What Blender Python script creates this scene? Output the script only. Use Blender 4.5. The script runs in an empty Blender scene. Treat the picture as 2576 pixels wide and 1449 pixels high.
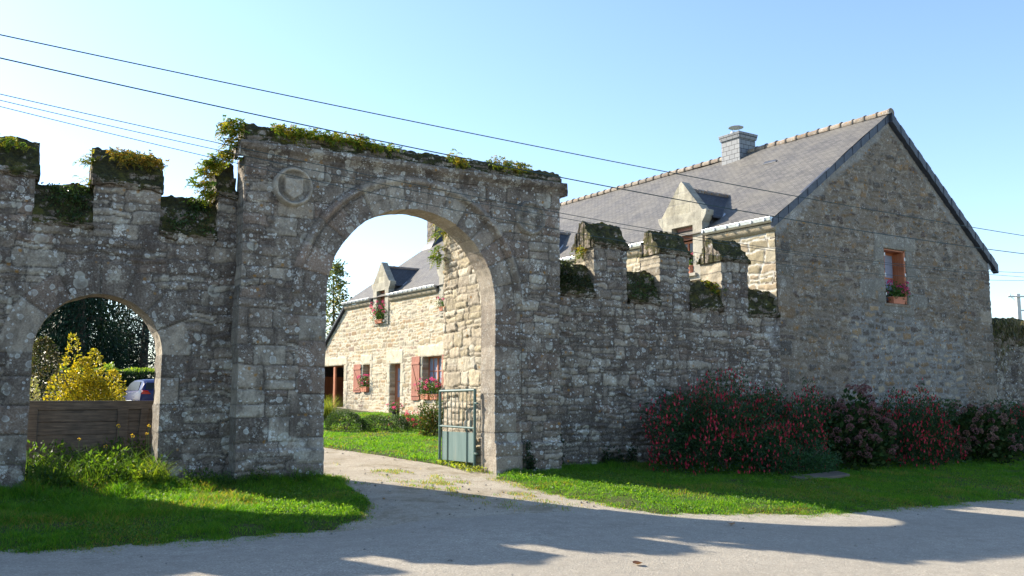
import bpy, math, random
import numpy as np
from mathutils import Vector

# ---------------------------------------------------------------- camera, sky, sun
C = bpy.context.scene.collection
SC = bpy.context.scene
PITCH, YAW = math.radians(6.757), math.radians(30.053)
cam_d = bpy.data.cameras.new('camera'); cam = bpy.data.objects.new('camera', cam_d); C.objects.link(cam)
cam.location = (0, 0, 1.6)
cam.rotation_euler = (math.pi/2 + PITCH, 0, -YAW)
cam_d.sensor_width = 36; cam_d.lens = 36*2300/2576
cam_d.clip_start = 0.05; cam_d.clip_end = 3000
SC.camera = cam
SUN_AZ, SUN_EL = math.radians(-34.0), math.radians(32.5)       # azimuth from +Y towards +X
W = bpy.data.worlds.new('World'); SC.world = W; W.use_nodes = True
_n = W.node_tree.nodes; _bg = _n['Background']
sky = _n.new('ShaderNodeTexSky'); sky.sky_type = 'NISHITA'; sky.sun_disc = False
sky.sun_elevation = SUN_EL; sky.sun_rotation = SUN_AZ
sky.air_density = 1.0; sky.dust_density = 0.5; sky.ozone_density = 1.0
_wb = _n.new('ShaderNodeMix'); _wb.data_type = 'RGBA'; _wb.blend_type = 'MULTIPLY'; _wb.inputs[0].default_value = 1.      # the camera's white balance
_wb.inputs[7].default_value = (.88, .955, 1.05, 1)
W.node_tree.links.new(sky.outputs[0], _wb.inputs[6]); W.node_tree.links.new(_wb.outputs[2], _bg.inputs[0]); _bg.inputs[1].default_value = 0.118
sun_d = bpy.data.lights.new('sun', 'SUN'); sun_d.energy = 5.0; sun_d.angle = math.radians(0.53)
sun_d.color = (1.0, 0.905, 0.755)
sun = bpy.data.objects.new('sun', sun_d); C.objects.link(sun)
S = Vector((math.sin(SUN_AZ)*math.cos(SUN_EL), math.cos(SUN_AZ)*math.cos(SUN_EL), math.sin(SUN_EL)))
sun.rotation_euler = S.to_track_quat('Z', 'Y').to_euler()
SC.view_settings.view_transform = 'Standard'; SC.view_settings.look = 'None'
SC.view_settings.exposure = 1.3; SC.view_settings.gamma = 1
SC.view_settings.use_curve_mapping = False
SC.cycles.max_bounces = 6; SC.cycles.transparent_max_bounces = 6
SC.cycles.sample_clamp_indirect = 8

rng = np.random.default_rng(7)
R = random.Random(5)

# ---------------------------------------------------------------- numpy noise
def _h(ix, iy, seed):
    n = (ix.astype(np.int64)*374761393 + iy.astype(np.int64)*668265263 + seed*974634777) & 0xffffffff
    n = ((n ^ (n >> 13))*1274126177) & 0xffffffff
    return ((n ^ (n >> 16)) & 0xffff)/65535.0
def vn(x, y, seed=0):
    x = np.asarray(x, float); y = np.asarray(y, float)
    ix = np.floor(x); iy = np.floor(y); fx = x-ix; fy = y-iy
    fx = fx*fx*(3-2*fx); fy = fy*fy*(3-2*fy)
    a = _h(ix, iy, seed); b = _h(ix+1, iy, seed); c = _h(ix, iy+1, seed); d = _h(ix+1, iy+1, seed)
    return (a*(1-fx)+b*fx)*(1-fy)+(c*(1-fx)+d*fx)*fy*1.0
def fbm(x, y, seed=0, o=3):
    s = 0; a = 0.5; t = 0
    for k in range(o):
        s = s + a*(vn(x*2**k, y*2**k, seed+k*17)-0.5)*2; t += a; a *= 0.5
    return s/t
def sstep(a, b, x):
    t = np.clip((x-a)/(b-a), 0, 1); return t*t*(3-2*t)
def lerp(a, b, t): return a+(b-a)*t

# ---------------------------------------------------------------- ground height
_gy = [-60, 0, 5, 8, 10, 12, 14, 16, 17.4, 45, 120]
_gz = [-.55, -.52, -.48, -.43, -.37, -.29, -.17, -.06, 0, .966, 2.6]
def gz(x, y):           # the ground falls towards the lane, and along the lane to the right
    t = np.clip((20-np.asarray(y, float))/4, 0, 1)
    y = np.asarray(y, float); dip = sstep(6.4, 4.8, np.asarray(x, float))*sstep(17.7, 16.3, y)*sstep(11., 13., y)     # the left verge lies a little lower
    return np.interp(y, _gy, _gz)-.11*dip-.022*np.clip(np.asarray(x, float)-6, 0, 16)*t*t*(3-2*t)

# ---------------------------------------------------------------- object helpers
BASE = {}
def thing(name, label, cat, loc, group=None):
    o = bpy.data.objects.new(name, None); C.objects.link(o); o.location = loc
    o.empty_display_size = 0.2
    o['label'] = label; o['category'] = cat
    if group: o['group'] = group
    BASE[o] = np.array(loc, float); return o
def tag(o, label=None, cat=None, group=None, kind=None):
    if label: o['label'] = label
    if cat: o['category'] = cat
    if group: o['group'] = group
    if kind: o['kind'] = kind
    return o
def mk(name, V, F, mat, parent=None, col=None, smooth=True, uv=None, origin=None, smooth_angle=None):
    """one mesh object from arrays; V in world coordinates"""
    V = np.asarray(V, float)
    me = bpy.data.meshes.new(name)
    if parent is not None: b = BASE[parent]
    elif origin is not None: b = np.array(origin, float)
    else: b = np.zeros(3)
    if isinstance(F, np.ndarray):
        n = F.shape[1]
        me.vertices.add(len(V)); me.vertices.foreach_set('co', (V-b).astype(np.float32).ravel())
        me.loops.add(F.size); me.loops.foreach_set('vertex_index', F.astype(np.int32).ravel())
        me.polygons.add(len(F))
        me.polygons.foreach_set('loop_start', np.arange(0, F.size, n, dtype=np.int32))
        me.polygons.foreach_set('loop_total', np.full(len(F), n, dtype=np.int32))
        me.update(calc_edges=True)
    else:
        me.from_pydata((V-b).tolist(), [], F); me.update()
    me.validate()
    if col is not None:
        col = np.asarray(col, float)
        a = me.color_attributes.new('col', 'FLOAT_COLOR', 'POINT')
        c4 = np.ones((len(V), 4), np.float32); col = col if col.ndim == 2 else np.tile(col, (len(V), 1)); c4[:, :col.shape[1]] = col
        a.data.foreach_set('color', c4.ravel())
    if uv is not None:
        l = me.uv_layers.new(name='UVMap')
        idx = np.empty(len(me.loops), np.int32); me.loops.foreach_get('vertex_index', idx)
        l.data.foreach_set('uv', np.asarray(uv, np.float32)[idx].ravel())
    if smooth: me.polygons.foreach_set('use_smooth', np.ones(len(me.polygons), bool))
    if smooth_angle: me.set_sharp_from_angle(angle=math.radians(smooth_angle))
    me.materials.append(mat)
    o = bpy.data.objects.new(name, me); C.objects.link(o)
    if parent is not None: o.parent = parent; BASE[o] = b
    else: o.location = b; BASE[o] = b
    return o
class MB:
    """collects simple solids into one mesh; fr = (origin, X, Y, Z) frame"""
    def __init__(s, fr=None):
        s.v = []; s.f = []; s.fr = fr
    def add(s, vs, fs):
        n = len(s.v)
        if s.fr is not None:
            o, X, Y, Z = s.fr
            vs = [tuple(o+X*p[0]+Y*p[1]+Z*p[2]) for p in vs]
        s.v += [tuple(p) for p in vs]; s.f += [tuple(n+i for i in f) for f in fs]; return s
    def box(s, x0, x1, y0, y1, z0, z1):
        return s.add([(x0,y0,z0),(x1,y0,z0),(x1,y1,z0),(x0,y1,z0),(x0,y0,z1),(x1,y0,z1),(x1,y1,z1),(x0,y1,z1)],
              [(3,2,1,0),(4,5,6,7),(0,1,5,4),(1,2,6,5),(2,3,7,6),(3,0,4,7)])
    def hexa(s, p):   # 8 points, bottom ring then top ring
        return s.add(p, [(3,2,1,0),(4,5,6,7),(0,1,5,4),(1,2,6,5),(2,3,7,6),(3,0,4,7)])
    def prism(s, poly, a0, a1, axis='y'):
        n = len(poly)
        m = {'y': lambda p, t: (p[0], t, p[1]), 'x': lambda p, t: (t, p[0], p[1]), 'z': lambda p, t: (p[0], p[1], t)}[axis]
        vs = [m(p, a0) for p in poly]+[m(p, a1) for p in poly]
        fs = [tuple(range(n))[::-1], tuple(range(n, 2*n))]+[(i, (i+1) % n, n+(i+1) % n, n+i) for i in range(n)]
        return s.add(vs, fs)
    def tube(s, pts, r, k=8, cap=True):
        pts = [Vector(p) for p in pts]; rs = r if hasattr(r, '__len__') else [r]*len(pts)
        vs = []; fs = []
        for i, p in enumerate(pts):
            d = (pts[min(i+1, len(pts)-1)]-pts[max(i-1, 0)]).normalized()
            a = d.cross(Vector((0,0,1)) if abs(d.z) < .95 else Vector((1,0,0))).normalized(); b = d.cross(a)
            for j in range(k):
                t = 2*math.pi*j/k; vs.append(tuple(p+(a*math.cos(t)+b*math.sin(t))*rs[i]))
        for i in range(len(pts)-1):
            for j in range(k):
                fs.append((i*k+j, i*k+(j+1) % k, (i+1)*k+(j+1) % k, (i+1)*k+j))
        if cap: fs += [tuple(range(k))[::-1], tuple((len(pts)-1)*k+j for j in range(k))]
        return s.add(vs, fs)
    def lathe(s, c, prof, k=20):
        vs = []; fs = []
        for r, z in prof:
            for j in range(k):
                t = 2*math.pi*j/k; vs.append((c[0]+r*math.cos(t), c[1]+r*math.sin(t), c[2]+z))
        for i in range(len(prof)-1):
            for j in range(k): fs.append((i*k+j, i*k+(j+1) % k, (i+1)*k+(j+1) % k, (i+1)*k+j))
        fs += [tuple(range(k))[::-1], tuple((len(prof)-1)*k+j for j in range(k))]
        return s.add(vs, fs)
    def build(s, name, mat, parent=None, bevel=0, smooth_angle=30, col=None, origin=None, uv=None):
        o = mk(name, np.array(s.v), s.f, mat, parent, smooth=True, smooth_angle=smooth_angle, col=col, origin=origin, uv=uv)
        if bevel:
            m = o.modifiers.new('bevel', 'BEVEL'); m.width = bevel; m.segments = 2; m.limit_method = 'ANGLE'
        return o

# ---------------------------------------------------------------- materials
def newmat(name):
    m = bpy.data.materials.new(name); m.use_nodes = True
    return m, m.node_tree, m.node_tree.nodes['Principled BSDF']
def nd(nt, typ, ins=None, **props):
    n = nt.nodes.new('ShaderNode'+typ)
    for k, v in props.items(): setattr(n, k, v)
    for k, v in (ins or {}).items():
        if isinstance(v, bpy.types.NodeSocket): nt.links.new(v, n.inputs[k])
        else: n.inputs[k].default_value = v
    return n
def math_(nt, op, a, b=None, c=None, clamp=False):
    n = nt.nodes.new('ShaderNodeMath'); n.operation = op; n.use_clamp = clamp
    for i, v in enumerate((a, b, c)):
        if v is None: continue
        if isinstance(v, bpy.types.NodeSocket): nt.links.new(v, n.inputs[i])
        else: n.inputs[i].default_value = v
    return n.outputs[0]
def mixc(nt, fac, a, b, blend='MIX'):
    n = nt.nodes.new('ShaderNodeMix'); n.data_type = 'RGBA'; n.blend_type = blend; n.clamp_factor = True
    for i, v in ((0, fac), (6, a), (7, b)):
        if isinstance(v, bpy.types.NodeSocket): nt.links.new(v, n.inputs[i])
        elif i == 0: n.inputs[0].default_value = v
        else: n.inputs[i].default_value = (*v[:3], 1)
    return n.outputs[2]
def mr(nt, v, a, b, c=0., d=1.):
    n = nd(nt, 'MapRange', {0: v, 1: a, 2: b, 3: c, 4: d}); n.clamp = True; return n.outputs[0]
def noise(nt, vec, scale, detail=4, rough=.55, dist=0.):
    return nd(nt, 'TexNoise', {'Vector': vec, 'Scale': scale, 'Detail': detail, 'Roughness': rough, 'Distortion': dist}).outputs[0]
def objco(nt): return nd(nt, 'TexCoord').outputs['Object']
def attr(nt, name='col'): return nd(nt, 'Attribute', attribute_name=name).outputs['Color']
def bump(nt, bs, h, strength=.5, dist=.02):
    b = nd(nt, 'Bump', {'Height': h, 'Strength': strength, 'Distance': dist}); nt.links.new(b.outputs[0], bs.inputs['Normal'])
def warp(nt, vec, scale, amt):
    n = nd(nt, 'TexNoise', {'Vector': vec, 'Scale': scale, 'Detail': 3})
    s = nd(nt, 'VectorMath', {0: n.outputs['Color'], 1: (.5, .5, .5)}, operation='SUBTRACT')
    m = nd(nt, 'VectorMath', {0: s.outputs[0], 'Scale': amt}, operation='SCALE')
    return nd(nt, 'VectorMath', {0: vec, 1: m.outputs[0]}, operation='ADD').outputs[0]

def stone_mat(name, lichen=1., stain=1., orange=.3, bumpk=.6, grain=1., moss=0.):
    m, nt, bs = newmat(name); co = objco(nt)
    at = nd(nt, 'Attribute', attribute_name='col'); c = at.outputs['Color']; age = at.outputs['Alpha']
    mul = lambda a, b: math_(nt, 'MULTIPLY', a, b)
    # mottling of the stone itself
    n1 = noise(nt, co, 6, 7, .68); n2 = noise(nt, co, 30, 5, .7); n3 = noise(nt, co, 1.1, 5, .65)
    c = mixc(nt, mr(nt, n1, .35, .65, 0, .6), c, mixc(nt, .55, c, (.09, .078, .068)))
    c = mixc(nt, mr(nt, n2, .42, .66, 0, .5*grain), c, mixc(nt, .5, c, (.52, .49, .43)))
    c = mixc(nt, mr(nt, n2, .58, .40, 0, .35*grain), c, mixc(nt, .6, c, (.06, .05, .045)))
    # dark weathering in broad ragged patches, a little drawn out downwards
    st = nd(nt, 'Mapping', {'Vector': co, 'Scale': (1., 1., .6)}).outputs[0]
    n4 = noise(nt, warp(nt, st, 2., .5), 2.3, 8, .72)
    c = mixc(nt, mul(mr(nt, n4, .46, .60, 0, .74*stain), age), c, (.050, .039, .034))
    if lichen > 0:
        wv = warp(nt, co, 14, .045)
        # pale crust carpets covering whole stones
        n5 = noise(nt, wv, 2.3, 9, .74)
        k = mul(mul(mr(nt, n5, .565, .605, 0, .72), mr(nt, noise(nt, co, 9, 4, .7), .35, .6, .45, 1.)), mul(age, min(1., lichen)))
        c = mixc(nt, k, c, mixc(nt, mr(nt, n2, .4, .6), (.37, .335, .265), (.56, .525, .44)))
        # rosettes
        for sc_, th, colr, amt in ((3.0, .44, (.43, .42, .36), .85), (6.5, .46, (.52, .525, .49), .9), (14., .46, (.60, .615, .60), .95)):
            v = nd(nt, 'TexVoronoi', {'Vector': wv, 'Scale': sc_, 'Randomness': 1.}, feature='F1')
            rnd = nd(nt, 'SeparateColor', {0: v.outputs['Color']})
            rad = mul(math_(nt, 'POWER', rnd.outputs[0], 1.4), th)
            d = math_(nt, 'SUBTRACT', rad, v.outputs['Distance'])
            pk = mr(nt, rnd.outputs[1], .60-.25*min(lichen, 1.4), .66-.25*min(lichen, 1.4))
            e = mr(nt, d, 0., .04); inner = mr(nt, d, .04, .16, 1., .55)
            k = mul(mul(e, inner), mul(pk, mr(nt, noise(nt, co, 1.4+sc_*.2, 3), .40, .56, .05, 1.)))
            c = mixc(nt, mul(mul(k, amt*min(1., lichen)), age), c, colr)
        # swarms of small white specks
        n6 = noise(nt, wv, 26, 5, .8); sw = mr(nt, noise(nt, co, 1.9, 6, .7), .47, .66)
        k = mul(mr(nt, math_(nt, 'ADD', n6, mul(sw, .16)), .65, .69, 0, .95), sw)
        c = mixc(nt, mul(mul(k, min(1., lichen)), age), c, (.66, .65, .60))
    if orange > 0:
        v = nd(nt, 'TexVoronoi', {'Vector': warp(nt, co, 14, .04), 'Scale': 8.}, feature='F1')
        rnd = nd(nt, 'SeparateColor', {0: v.outputs['Color']})
        k = mul(mr(nt, v.outputs['Distance'], .20, .32, 1, 0), mr(nt, rnd.outputs[2], .95-.10*orange, .97-.10*orange))
        c = mixc(nt, mul(mul(k, .7), age), c, (.30, .15, .03))
    if moss > 0:
        geo = nd(nt, 'NewGeometry'); up = nd(nt, 'SeparateXYZ', {0: geo.outputs['Normal']}).outputs[2]
        mk_ = math_(nt, 'ADD', mr(nt, noise(nt, co, 4, 8, .78), .34, .66, -.5, .75), math_(nt, 'MULTIPLY', up, .7))
        mk_ = mr(nt, mk_, .30-.3*moss, .46-.3*moss)
        mc = mixc(nt, mr(nt, noise(nt, co, 13, 6, .75), .36, .66), (.009, .009, .005), (.055, .055, .012))
        mc = mixc(nt, mr(nt, noise(nt, co, 3.1, 5, .7), .52, .68, 0, .8), mc, (.10, .095, .018))
        c = mixc(nt, mul(mk_, .95), c, mc)
    nt.links.new(c, bs.inputs['Base Color']); bs.inputs['Roughness'].default_value = .92
    bs.inputs['Specular IOR Level'].default_value = .2
    hh = math_(nt, 'ADD', math_(nt, 'MULTIPLY', noise(nt, co, 18, 8, .75), 1.), math_(nt, 'MULTIPLY', noise(nt, co, 70, 3, .7), .35))
    bump(nt, bs, hh, bumpk, .035)
    return m
def plain_mat(name, col, rough=.6, metal=0., var=.15, vscale=8., spec=.4, bumpk=0., streak=None):
    m, nt, bs = newmat(name); co = objco(nt)
    vv = co if streak is None else nd(nt, 'Mapping', {'Vector': co, 'Scale': streak}).outputs[0]
    n = noise(nt, vv, vscale, 5, .6)
    c = mixc(nt, mr(nt, n, .3, .7), tuple(x*(1-var) for x in col), tuple(min(1, x*(1+var)) for x in col))
    nt.links.new(c, bs.inputs['Base Color'])
    bs.inputs['Roughness'].default_value = rough; bs.inputs['Metallic'].default_value = metal
    bs.inputs['Specular IOR Level'].default_value = spec
    if bumpk: bump(nt, bs, n, bumpk, .01)
    return m
def leaf_mat(name, trans=.4, rough=.45, spec=.35, tint=(1.25, 1.2, .5)):
    m, nt, bs = newmat(name); c = attr(nt)
    nt.links.new(c, bs.inputs['Base Color']); bs.inputs['Roughness'].default_value = rough
    bs.inputs['Specular IOR Level'].default_value = spec
    t = nd(nt, 'BsdfTranslucent', {'Color': mixc(nt, 1., c, tint, 'MULTIPLY')})
    mx = nd(nt, 'MixShader', {0: trans, 1: bs.outputs[0], 2: t.outputs[0]})
    nt.links.new(mx.outputs[0], nt.nodes['Material Output'].inputs[0]); return m
def slate_mat(name, w=.22, h=.115, light=(.150, .141, .130), dark=(.092, .088, .084), lichen=.5):
    m, nt, bs = newmat(name)
    uv = nd(nt, 'TexCoord').outputs['UV']; co = objco(nt)
    br = nd(nt, 'TexBrick', {'Vector': uv, 'Color1': (*light, 1), 'Color2': (*dark, 1), 'Mortar': (.035, .035, .038, 1),
            'Scale': 1., 'Mortar Size': .010, 'Mortar Smooth': .3, 'Bias': 0., 'Brick Width': w, 'Row Height': h})
    br.offset = .5
    c = br.outputs['Color']
    n = noise(nt, co, .9, 5, .6)
    c = mixc(nt, mr(nt, n, .4, .65, 0, lichen), c, mixc(nt, .5, c, (.22, .20, .155)))
    c = mixc(nt, mr(nt, noise(nt, co, 7, 5, .7), .60, .72, 0, lichen*.8), c, (.21, .205, .175))
    nt.links.new(c, bs.inputs['Base Color']); bs.inputs['Roughness'].default_value = .6
    bs.inputs['Specular IOR Level'].default_value = .2
    # each course steps down to the one below
    y = nd(nt, 'SeparateXYZ', {0: uv}).outputs[1]
    saw = math_(nt, 'FRACT', math_(nt, 'DIVIDE', y, h))
    hh = math_(nt, 'ADD', math_(nt, 'MULTIPLY', saw, -1.), math_(nt, 'MULTIPLY', br.outputs['Fac'], -.6))
    hh = math_(nt, 'ADD', hh, math_(nt, 'MULTIPLY', noise(nt, co, 11, 3), .9))
    bump(nt, bs, hh, .55, .012); return m
def wood_mat(name, a, b, scale=(30, 30, 2.5), rough=.65):
    m, nt, bs = newmat(name); co = objco(nt)
    v = nd(nt, 'Mapping', {'Vector': co, 'Scale': scale}).outputs[0]
    n = noise(nt, warp(nt, v, 1., .6), 1., 6, .65)
    c = mixc(nt, mr(nt, n, .3, .72), a, b)
    c = mixc(nt, mr(nt, noise(nt, co, 2.2, 4), .45, .7, 0, .5), c, tuple(x*.55 for x in a))
    nt.links.new(c, bs.inputs['Base Color']); bs.inputs['Roughness'].default_value = rough
    bump(nt, bs, n, .35, .01); return m

M = {}
M['old_stone'] = stone_mat('old_stone', 1.15, 1., .35)
M['gate_stone'] = stone_mat('gateway_stone', 1.4, .85, .4)
M['old_moss'] = stone_mat('mossy_stone', .8, 1.0, .4, moss=1.)
M['old_moss_light'] = stone_mat('part_mossy_stone', 1., .9, .5, moss=.55)
M['gable_stone'] = stone_mat('gable_stone', .5, .18, 1.2, bumpk=.5)
M['lit_stone'] = stone_mat('yard_stone', .0, .12, .12, bumpk=.45, grain=.7)
M['tan_stone'] = stone_mat('tan_stone', .25, .25, .4, bumpk=.6)
M['dressed'] = stone_mat('dressed_stone', .12, .30, .15, bumpk=.3, grain=.6)
M['slate'] = slate_mat('roof_slate')
M['slate_dark'] = slate_mat('dormer_slate', .2, .1, (.075, .08, .092), (.05, .054, .064), .15)
M['slate_clad'] = slate_mat('chimney_slate', .26, .17, (.24, .25, .26), (.19, .20, .215), .0)
M['slate_edge'] = plain_mat('slate_verge', (.045, .052, .07), .5, var=.3, vscale=6)
M['ridge'] = stone_mat('ridge_tile', .5, .35, 2.2, bumpk=.4)
M['zinc'] = plain_mat('zinc', (.52, .55, .57), .38, .85, .12, 12)
M['zinc_dull'] = plain_mat('dull_zinc', (.40, .43, .46), .5, .4, .2, 9)
M['red_wood'] = wood_mat('red_brown_wood', (.36, .115, .05), (.50, .20, .095))
M['shutter'] = wood_mat('shutter_wood', (.30, .10, .06), (.40, .16, .10), (14, 14, 2))
M['pink_blind'] = plain_mat('roller_blind', (.42, .22, .19), .6, var=.1, vscale=5)
M['weathered_wood'] = wood_mat('weathered_planks', (.024, .017, .012), (.16, .125, .092), (2.2, 2.2, 26))
M['board_wood'] = wood_mat('old_board', (.09, .07, .05), (.17, .135, .10), (3, 25, 25))
M['white_plastic'] = plain_mat('white_hinge', (.75, .75, .73), .4, var=.05)
M['green_paint'] = plain_mat('green_gate_paint', (.06, .115, .10), .42, .0, .2, 14, .5)
M['terracotta'] = plain_mat('terracotta', (.50, .19, .11), .8, var=.15, vscale=14)
M['concrete'] = plain_mat('concrete', (.62, .60, .56), .85, var=.12, vscale=6)
M['cable'] = plain_mat('cable_sheath', (.02, .045, .05), .5, var=.1)
M['bark'] = plain_mat('bark', (.10, .075, .055), .9, var=.4, vscale=9, bumpk=.6)
M['leaf'] = leaf_mat('leaf', .38)
M['leaf_dull'] = leaf_mat('dull_leaf', .2, .8, .05)
M['grass'] = leaf_mat('grass_blade', .6, .5, .35, (2.1, 1.75, .4))
M['fern'] = leaf_mat('fern_leaf', .45, .5, .3)
M['needle'] = leaf_mat('conifer_leaf', .12, .6, .2)
M['petal'] = leaf_mat('petal', .35, .6, .2, (1.1, 1., 1.))
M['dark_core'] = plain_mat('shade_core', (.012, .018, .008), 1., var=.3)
def glass_mat():
    m, nt, bs = newmat('window_glass'); bs.inputs['Base Color'].default_value = (.02, .025, .03, 1)
    bs.inputs['Roughness'].default_value = .08; bs.inputs['Specular IOR Level'].default_value = .4; return m
M['glass'] = glass_mat()
M['curtain'] = plain_mat('lace_curtain', (.26, .28, .36), .8, var=.25, vscale=60)
def weathered_green():
    m, nt, bs = newmat('weathered_green_sheet'); co = objco(nt)
    st = nd(nt, 'Mapping', {'Vector': co, 'Scale': (9, 9, .9)}).outputs[0]
    n = noise(nt, st, 1., 5, .6)
    c = mixc(nt, mr(nt, n, .3, .7), (.085, .15, .14), (.16, .225, .205))
    z = nd(nt, 'SeparateXYZ', {0: co}).outputs[2]
    rust = math_(nt, 'MULTIPLY', mr(nt, noise(nt, st, .55, 4), .52, .68), mr(nt, z, .55, .1, .1, .8))
    c = mixc(nt, rust, c, (.28, .23, .15))
    nt.links.new(c, bs.inputs['Base Color']); bs.inputs['Roughness'].default_value = .5; return m
M['green_sheet'] = weathered_green()
def ground_mat(name, base, dark, tuft=0., big=.5, chips=.5):
    m, nt, bs = newmat(name); co = objco(nt)
    n1 = noise(nt, co, .5, 6, .65); n2 = noise(nt, co, 34, 5, .75); n3 = noise(nt, co, 5, 7, .7); n4 = noise(nt, warp(nt, co, 1.2, .5), 1.7, 7, .7)
    c = mixc(nt, mr(nt, n2, .36, .64), tuple(x*.66 for x in base), tuple(x*1.28 for x in base))
    c = mixc(nt, mr(nt, n1, .42, .62, 0, big), c, dark)
    c = mixc(nt, mr(nt, n3, .44, .66, 0, .5), c, tuple(x*.62 for x in base))
    c = mixc(nt, mr(nt, n4, .54, .66, 0, .45), c, tuple(x*.7 for x in dark))
    for sc, thr, f in ((26., .80, .45), (26., .16, 1.55), (58., .72, .5), (58., .25, 1.45)):
        v = nd(nt, 'TexVoronoi', {'Vector': co, 'Scale': sc}, feature='F1')
        rnd = nd(nt, 'SeparateColor', {0: v.outputs['Color']}).outputs[0]
        k = mr(nt, rnd, thr, thr+.04) if thr > .5 else mr(nt, rnd, thr, thr-.04)
        k = math_(nt, 'MULTIPLY', math_(nt, 'MULTIPLY', k, mr(nt, v.outputs['Distance'], .34, .26)), chips)
        c = mixc(nt, k, c, tuple(min(1., x*f) for x in base))
    ln = nd(nt, 'Mapping', {'Vector': co, 'Scale': (.10, 1.1, 1.)}).outputs[0]
    c = mixc(nt, mr(nt, noise(nt, ln, 1., 5, .6), .42, .62, 0, .35), c, tuple(x*.74 for x in base))
    if tuft: c = mixc(nt, mr(nt, noise(nt, co, 1.3, 8, .75), .50, .62, 0, tuft), c, (.15, .115, .05))
    nt.links.new(c, bs.inputs['Base Color']); bs.inputs['Roughness'].default_value = .95
    bs.inputs['Specular IOR Level'].default_value = .15
    hh = math_(nt, 'ADD', math_(nt, 'MULTIPLY', n2, .9), math_(nt, 'MULTIPLY', n3, 1.))
    bump(nt, bs, hh, .8, .03); return m
M['road'] = ground_mat('road_asphalt', (.40, .36, .295), (.33, .295, .24), 0, .55, .75)
M['gravel'] = ground_mat('gravel_drive', (.42, .37, .29), (.30, .25, .18), .5, .65, .9)
M['soil'] = ground_mat('soil', (.075, .085, .028), (.055, .075, .02), 0, .6, .1)
M['field'] = ground_mat('field', (.08, .11, .03), (.06, .08, .025), 0, .6, .1)

# ---------------------------------------------------------------- masonry
X3, Y3, Z3 = np.array([1., 0, 0]), np.array([0, 1., 0]), np.array([0, 0, 1.])
def courses(A, B, seed, ch, sw, wrp=.03, wf=2.5, split=.25, wave=.05):
    r = np.random.default_rng(seed)
    A2 = A+wrp*fbm(A*wf, B*wf, seed)+wrp*.6*fbm(A*wf*3, B*wf*3, seed+3, 2)
    B2 = B+wrp*.8*fbm(A*wf+50, B*wf, seed+1)+wrp*.5*fbm(A*wf*3+9, B*wf*3, seed+4, 2)+wave*fbm(A*.6, B*.4, seed+2, 2)
    lo, hi = B2.min()-.3, B2.max()+.6
    zb = [lo]
    while zb[-1] < hi: zb.append(zb[-1]+r.uniform(*ch))
    zb = np.array(zb); ci = np.clip(np.searchsorted(zb, B2)-1, 0, len(zb)-2)
    sid = np.zeros(A.shape, int); ex = np.zeros(A.shape); off = 0
    x0, x1 = A2.min()-1, A2.max()+1
    for k in range(len(zb)-1):
        w = [x0-r.uniform(0, .5)]; hgt = zb[k+1]-zb[k]
        while w[-1] < x1: w.append(w[-1]+r.uniform(*sw)*(.7+.6*hgt/ch[1]))
        w = np.array(w); m = ci == k
        if m.any():
            a = A2[m]; i = np.clip(np.searchsorted(w, a)-1, 0, len(w)-2)
            sid[m] = off+i; ex[m] = np.minimum(a-w[i], w[i+1]-a)
        off += len(w)
    z0 = zb[ci]; z1 = zb[ci+1]
    rs = r.random((off*2+4, 6))
    cut = z0+(z1-z0)*(.38+.24*rs[sid, 4])
    sp = rs[sid, 5] < split
    up = sp & (B2 > cut)
    z0s = np.where(up, cut, z0); z1s = np.where(sp & ~up, cut, z1)
    ez = np.minimum(B2-z0s, z1s-B2)
    sid = np.where(up, sid+off, sid)
    rr = .05
    cr = np.hypot(np.clip(rr-ex, 0, None), np.clip(rr-ez, 0, None))
    d = np.where((ex < rr) & (ez < rr), rr-cr, np.minimum(ex, ez))
    return sid, d, rs
def pick(pal, t, v):
    pal = np.array(pal); k = np.clip((t*len(pal)).astype(int), 0, len(pal)-1)
    return pal[k]*(.78+.44*v)[..., None]
OLD = [(.20,.158,.12), (.25,.20,.152), (.15,.115,.088), (.325,.27,.205), (.215,.152,.112), (.36,.312,.245)]
OLDM = (.045, .034, .026)
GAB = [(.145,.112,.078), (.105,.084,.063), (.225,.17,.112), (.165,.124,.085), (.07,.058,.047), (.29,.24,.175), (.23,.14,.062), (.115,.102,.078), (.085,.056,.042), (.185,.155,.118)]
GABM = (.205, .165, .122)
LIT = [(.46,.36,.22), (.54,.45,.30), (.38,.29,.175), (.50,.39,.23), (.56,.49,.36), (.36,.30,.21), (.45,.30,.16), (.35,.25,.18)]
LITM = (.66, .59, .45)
STUB = [(.44,.37,.26), (.52,.46,.34), (.38,.32,.23), (.50,.42,.28), (.56,.51,.40), (.42,.35,.22)]
STUBM = (.19, .16, .11)
TAN = [(.36,.30,.185), (.42,.355,.23), (.32,.265,.16), (.40,.345,.24), (.37,.29,.19)]
TANM = (.62, .59, .52)
def stone_surf(seed, pal, mort, ch, sw, mw=.02, bev=.03, depth=.03, offs=.02, wrp=.03, wf=2.5, split=.25, rough=.008, wave=.05):
    def f(A, B):
        sid, d, rs = courses(A, B, seed, ch, sw, wrp, wf, split, wave)
        mask = sstep(mw*.5, mw*.5+bev, d)
        cm = sstep(mw*.5-.004, mw*.5+.010, d)[..., None]
        c = pick(pal, rs[sid, 0], rs[sid, 1])
        mo = np.array(mort)*(.85+.3*vn(A*7, B*7, seed+9))[..., None]
        c = c*cm+mo*(1-cm)
        h = mask*(depth+(rs[sid, 2]-.5)*offs)+rough*fbm(A*9, B*9, seed+5)
        return h, c
    return f
def blend(fa, fb, w):
    def f(A, B):
        h1, c1 = fa(A, B); h2, c2 = fb(A, B); t = w(A, B)
        return h1*(1-t)+h2*t, c1*(1-t)[..., None]+c2*t[..., None]
    return f
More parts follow.
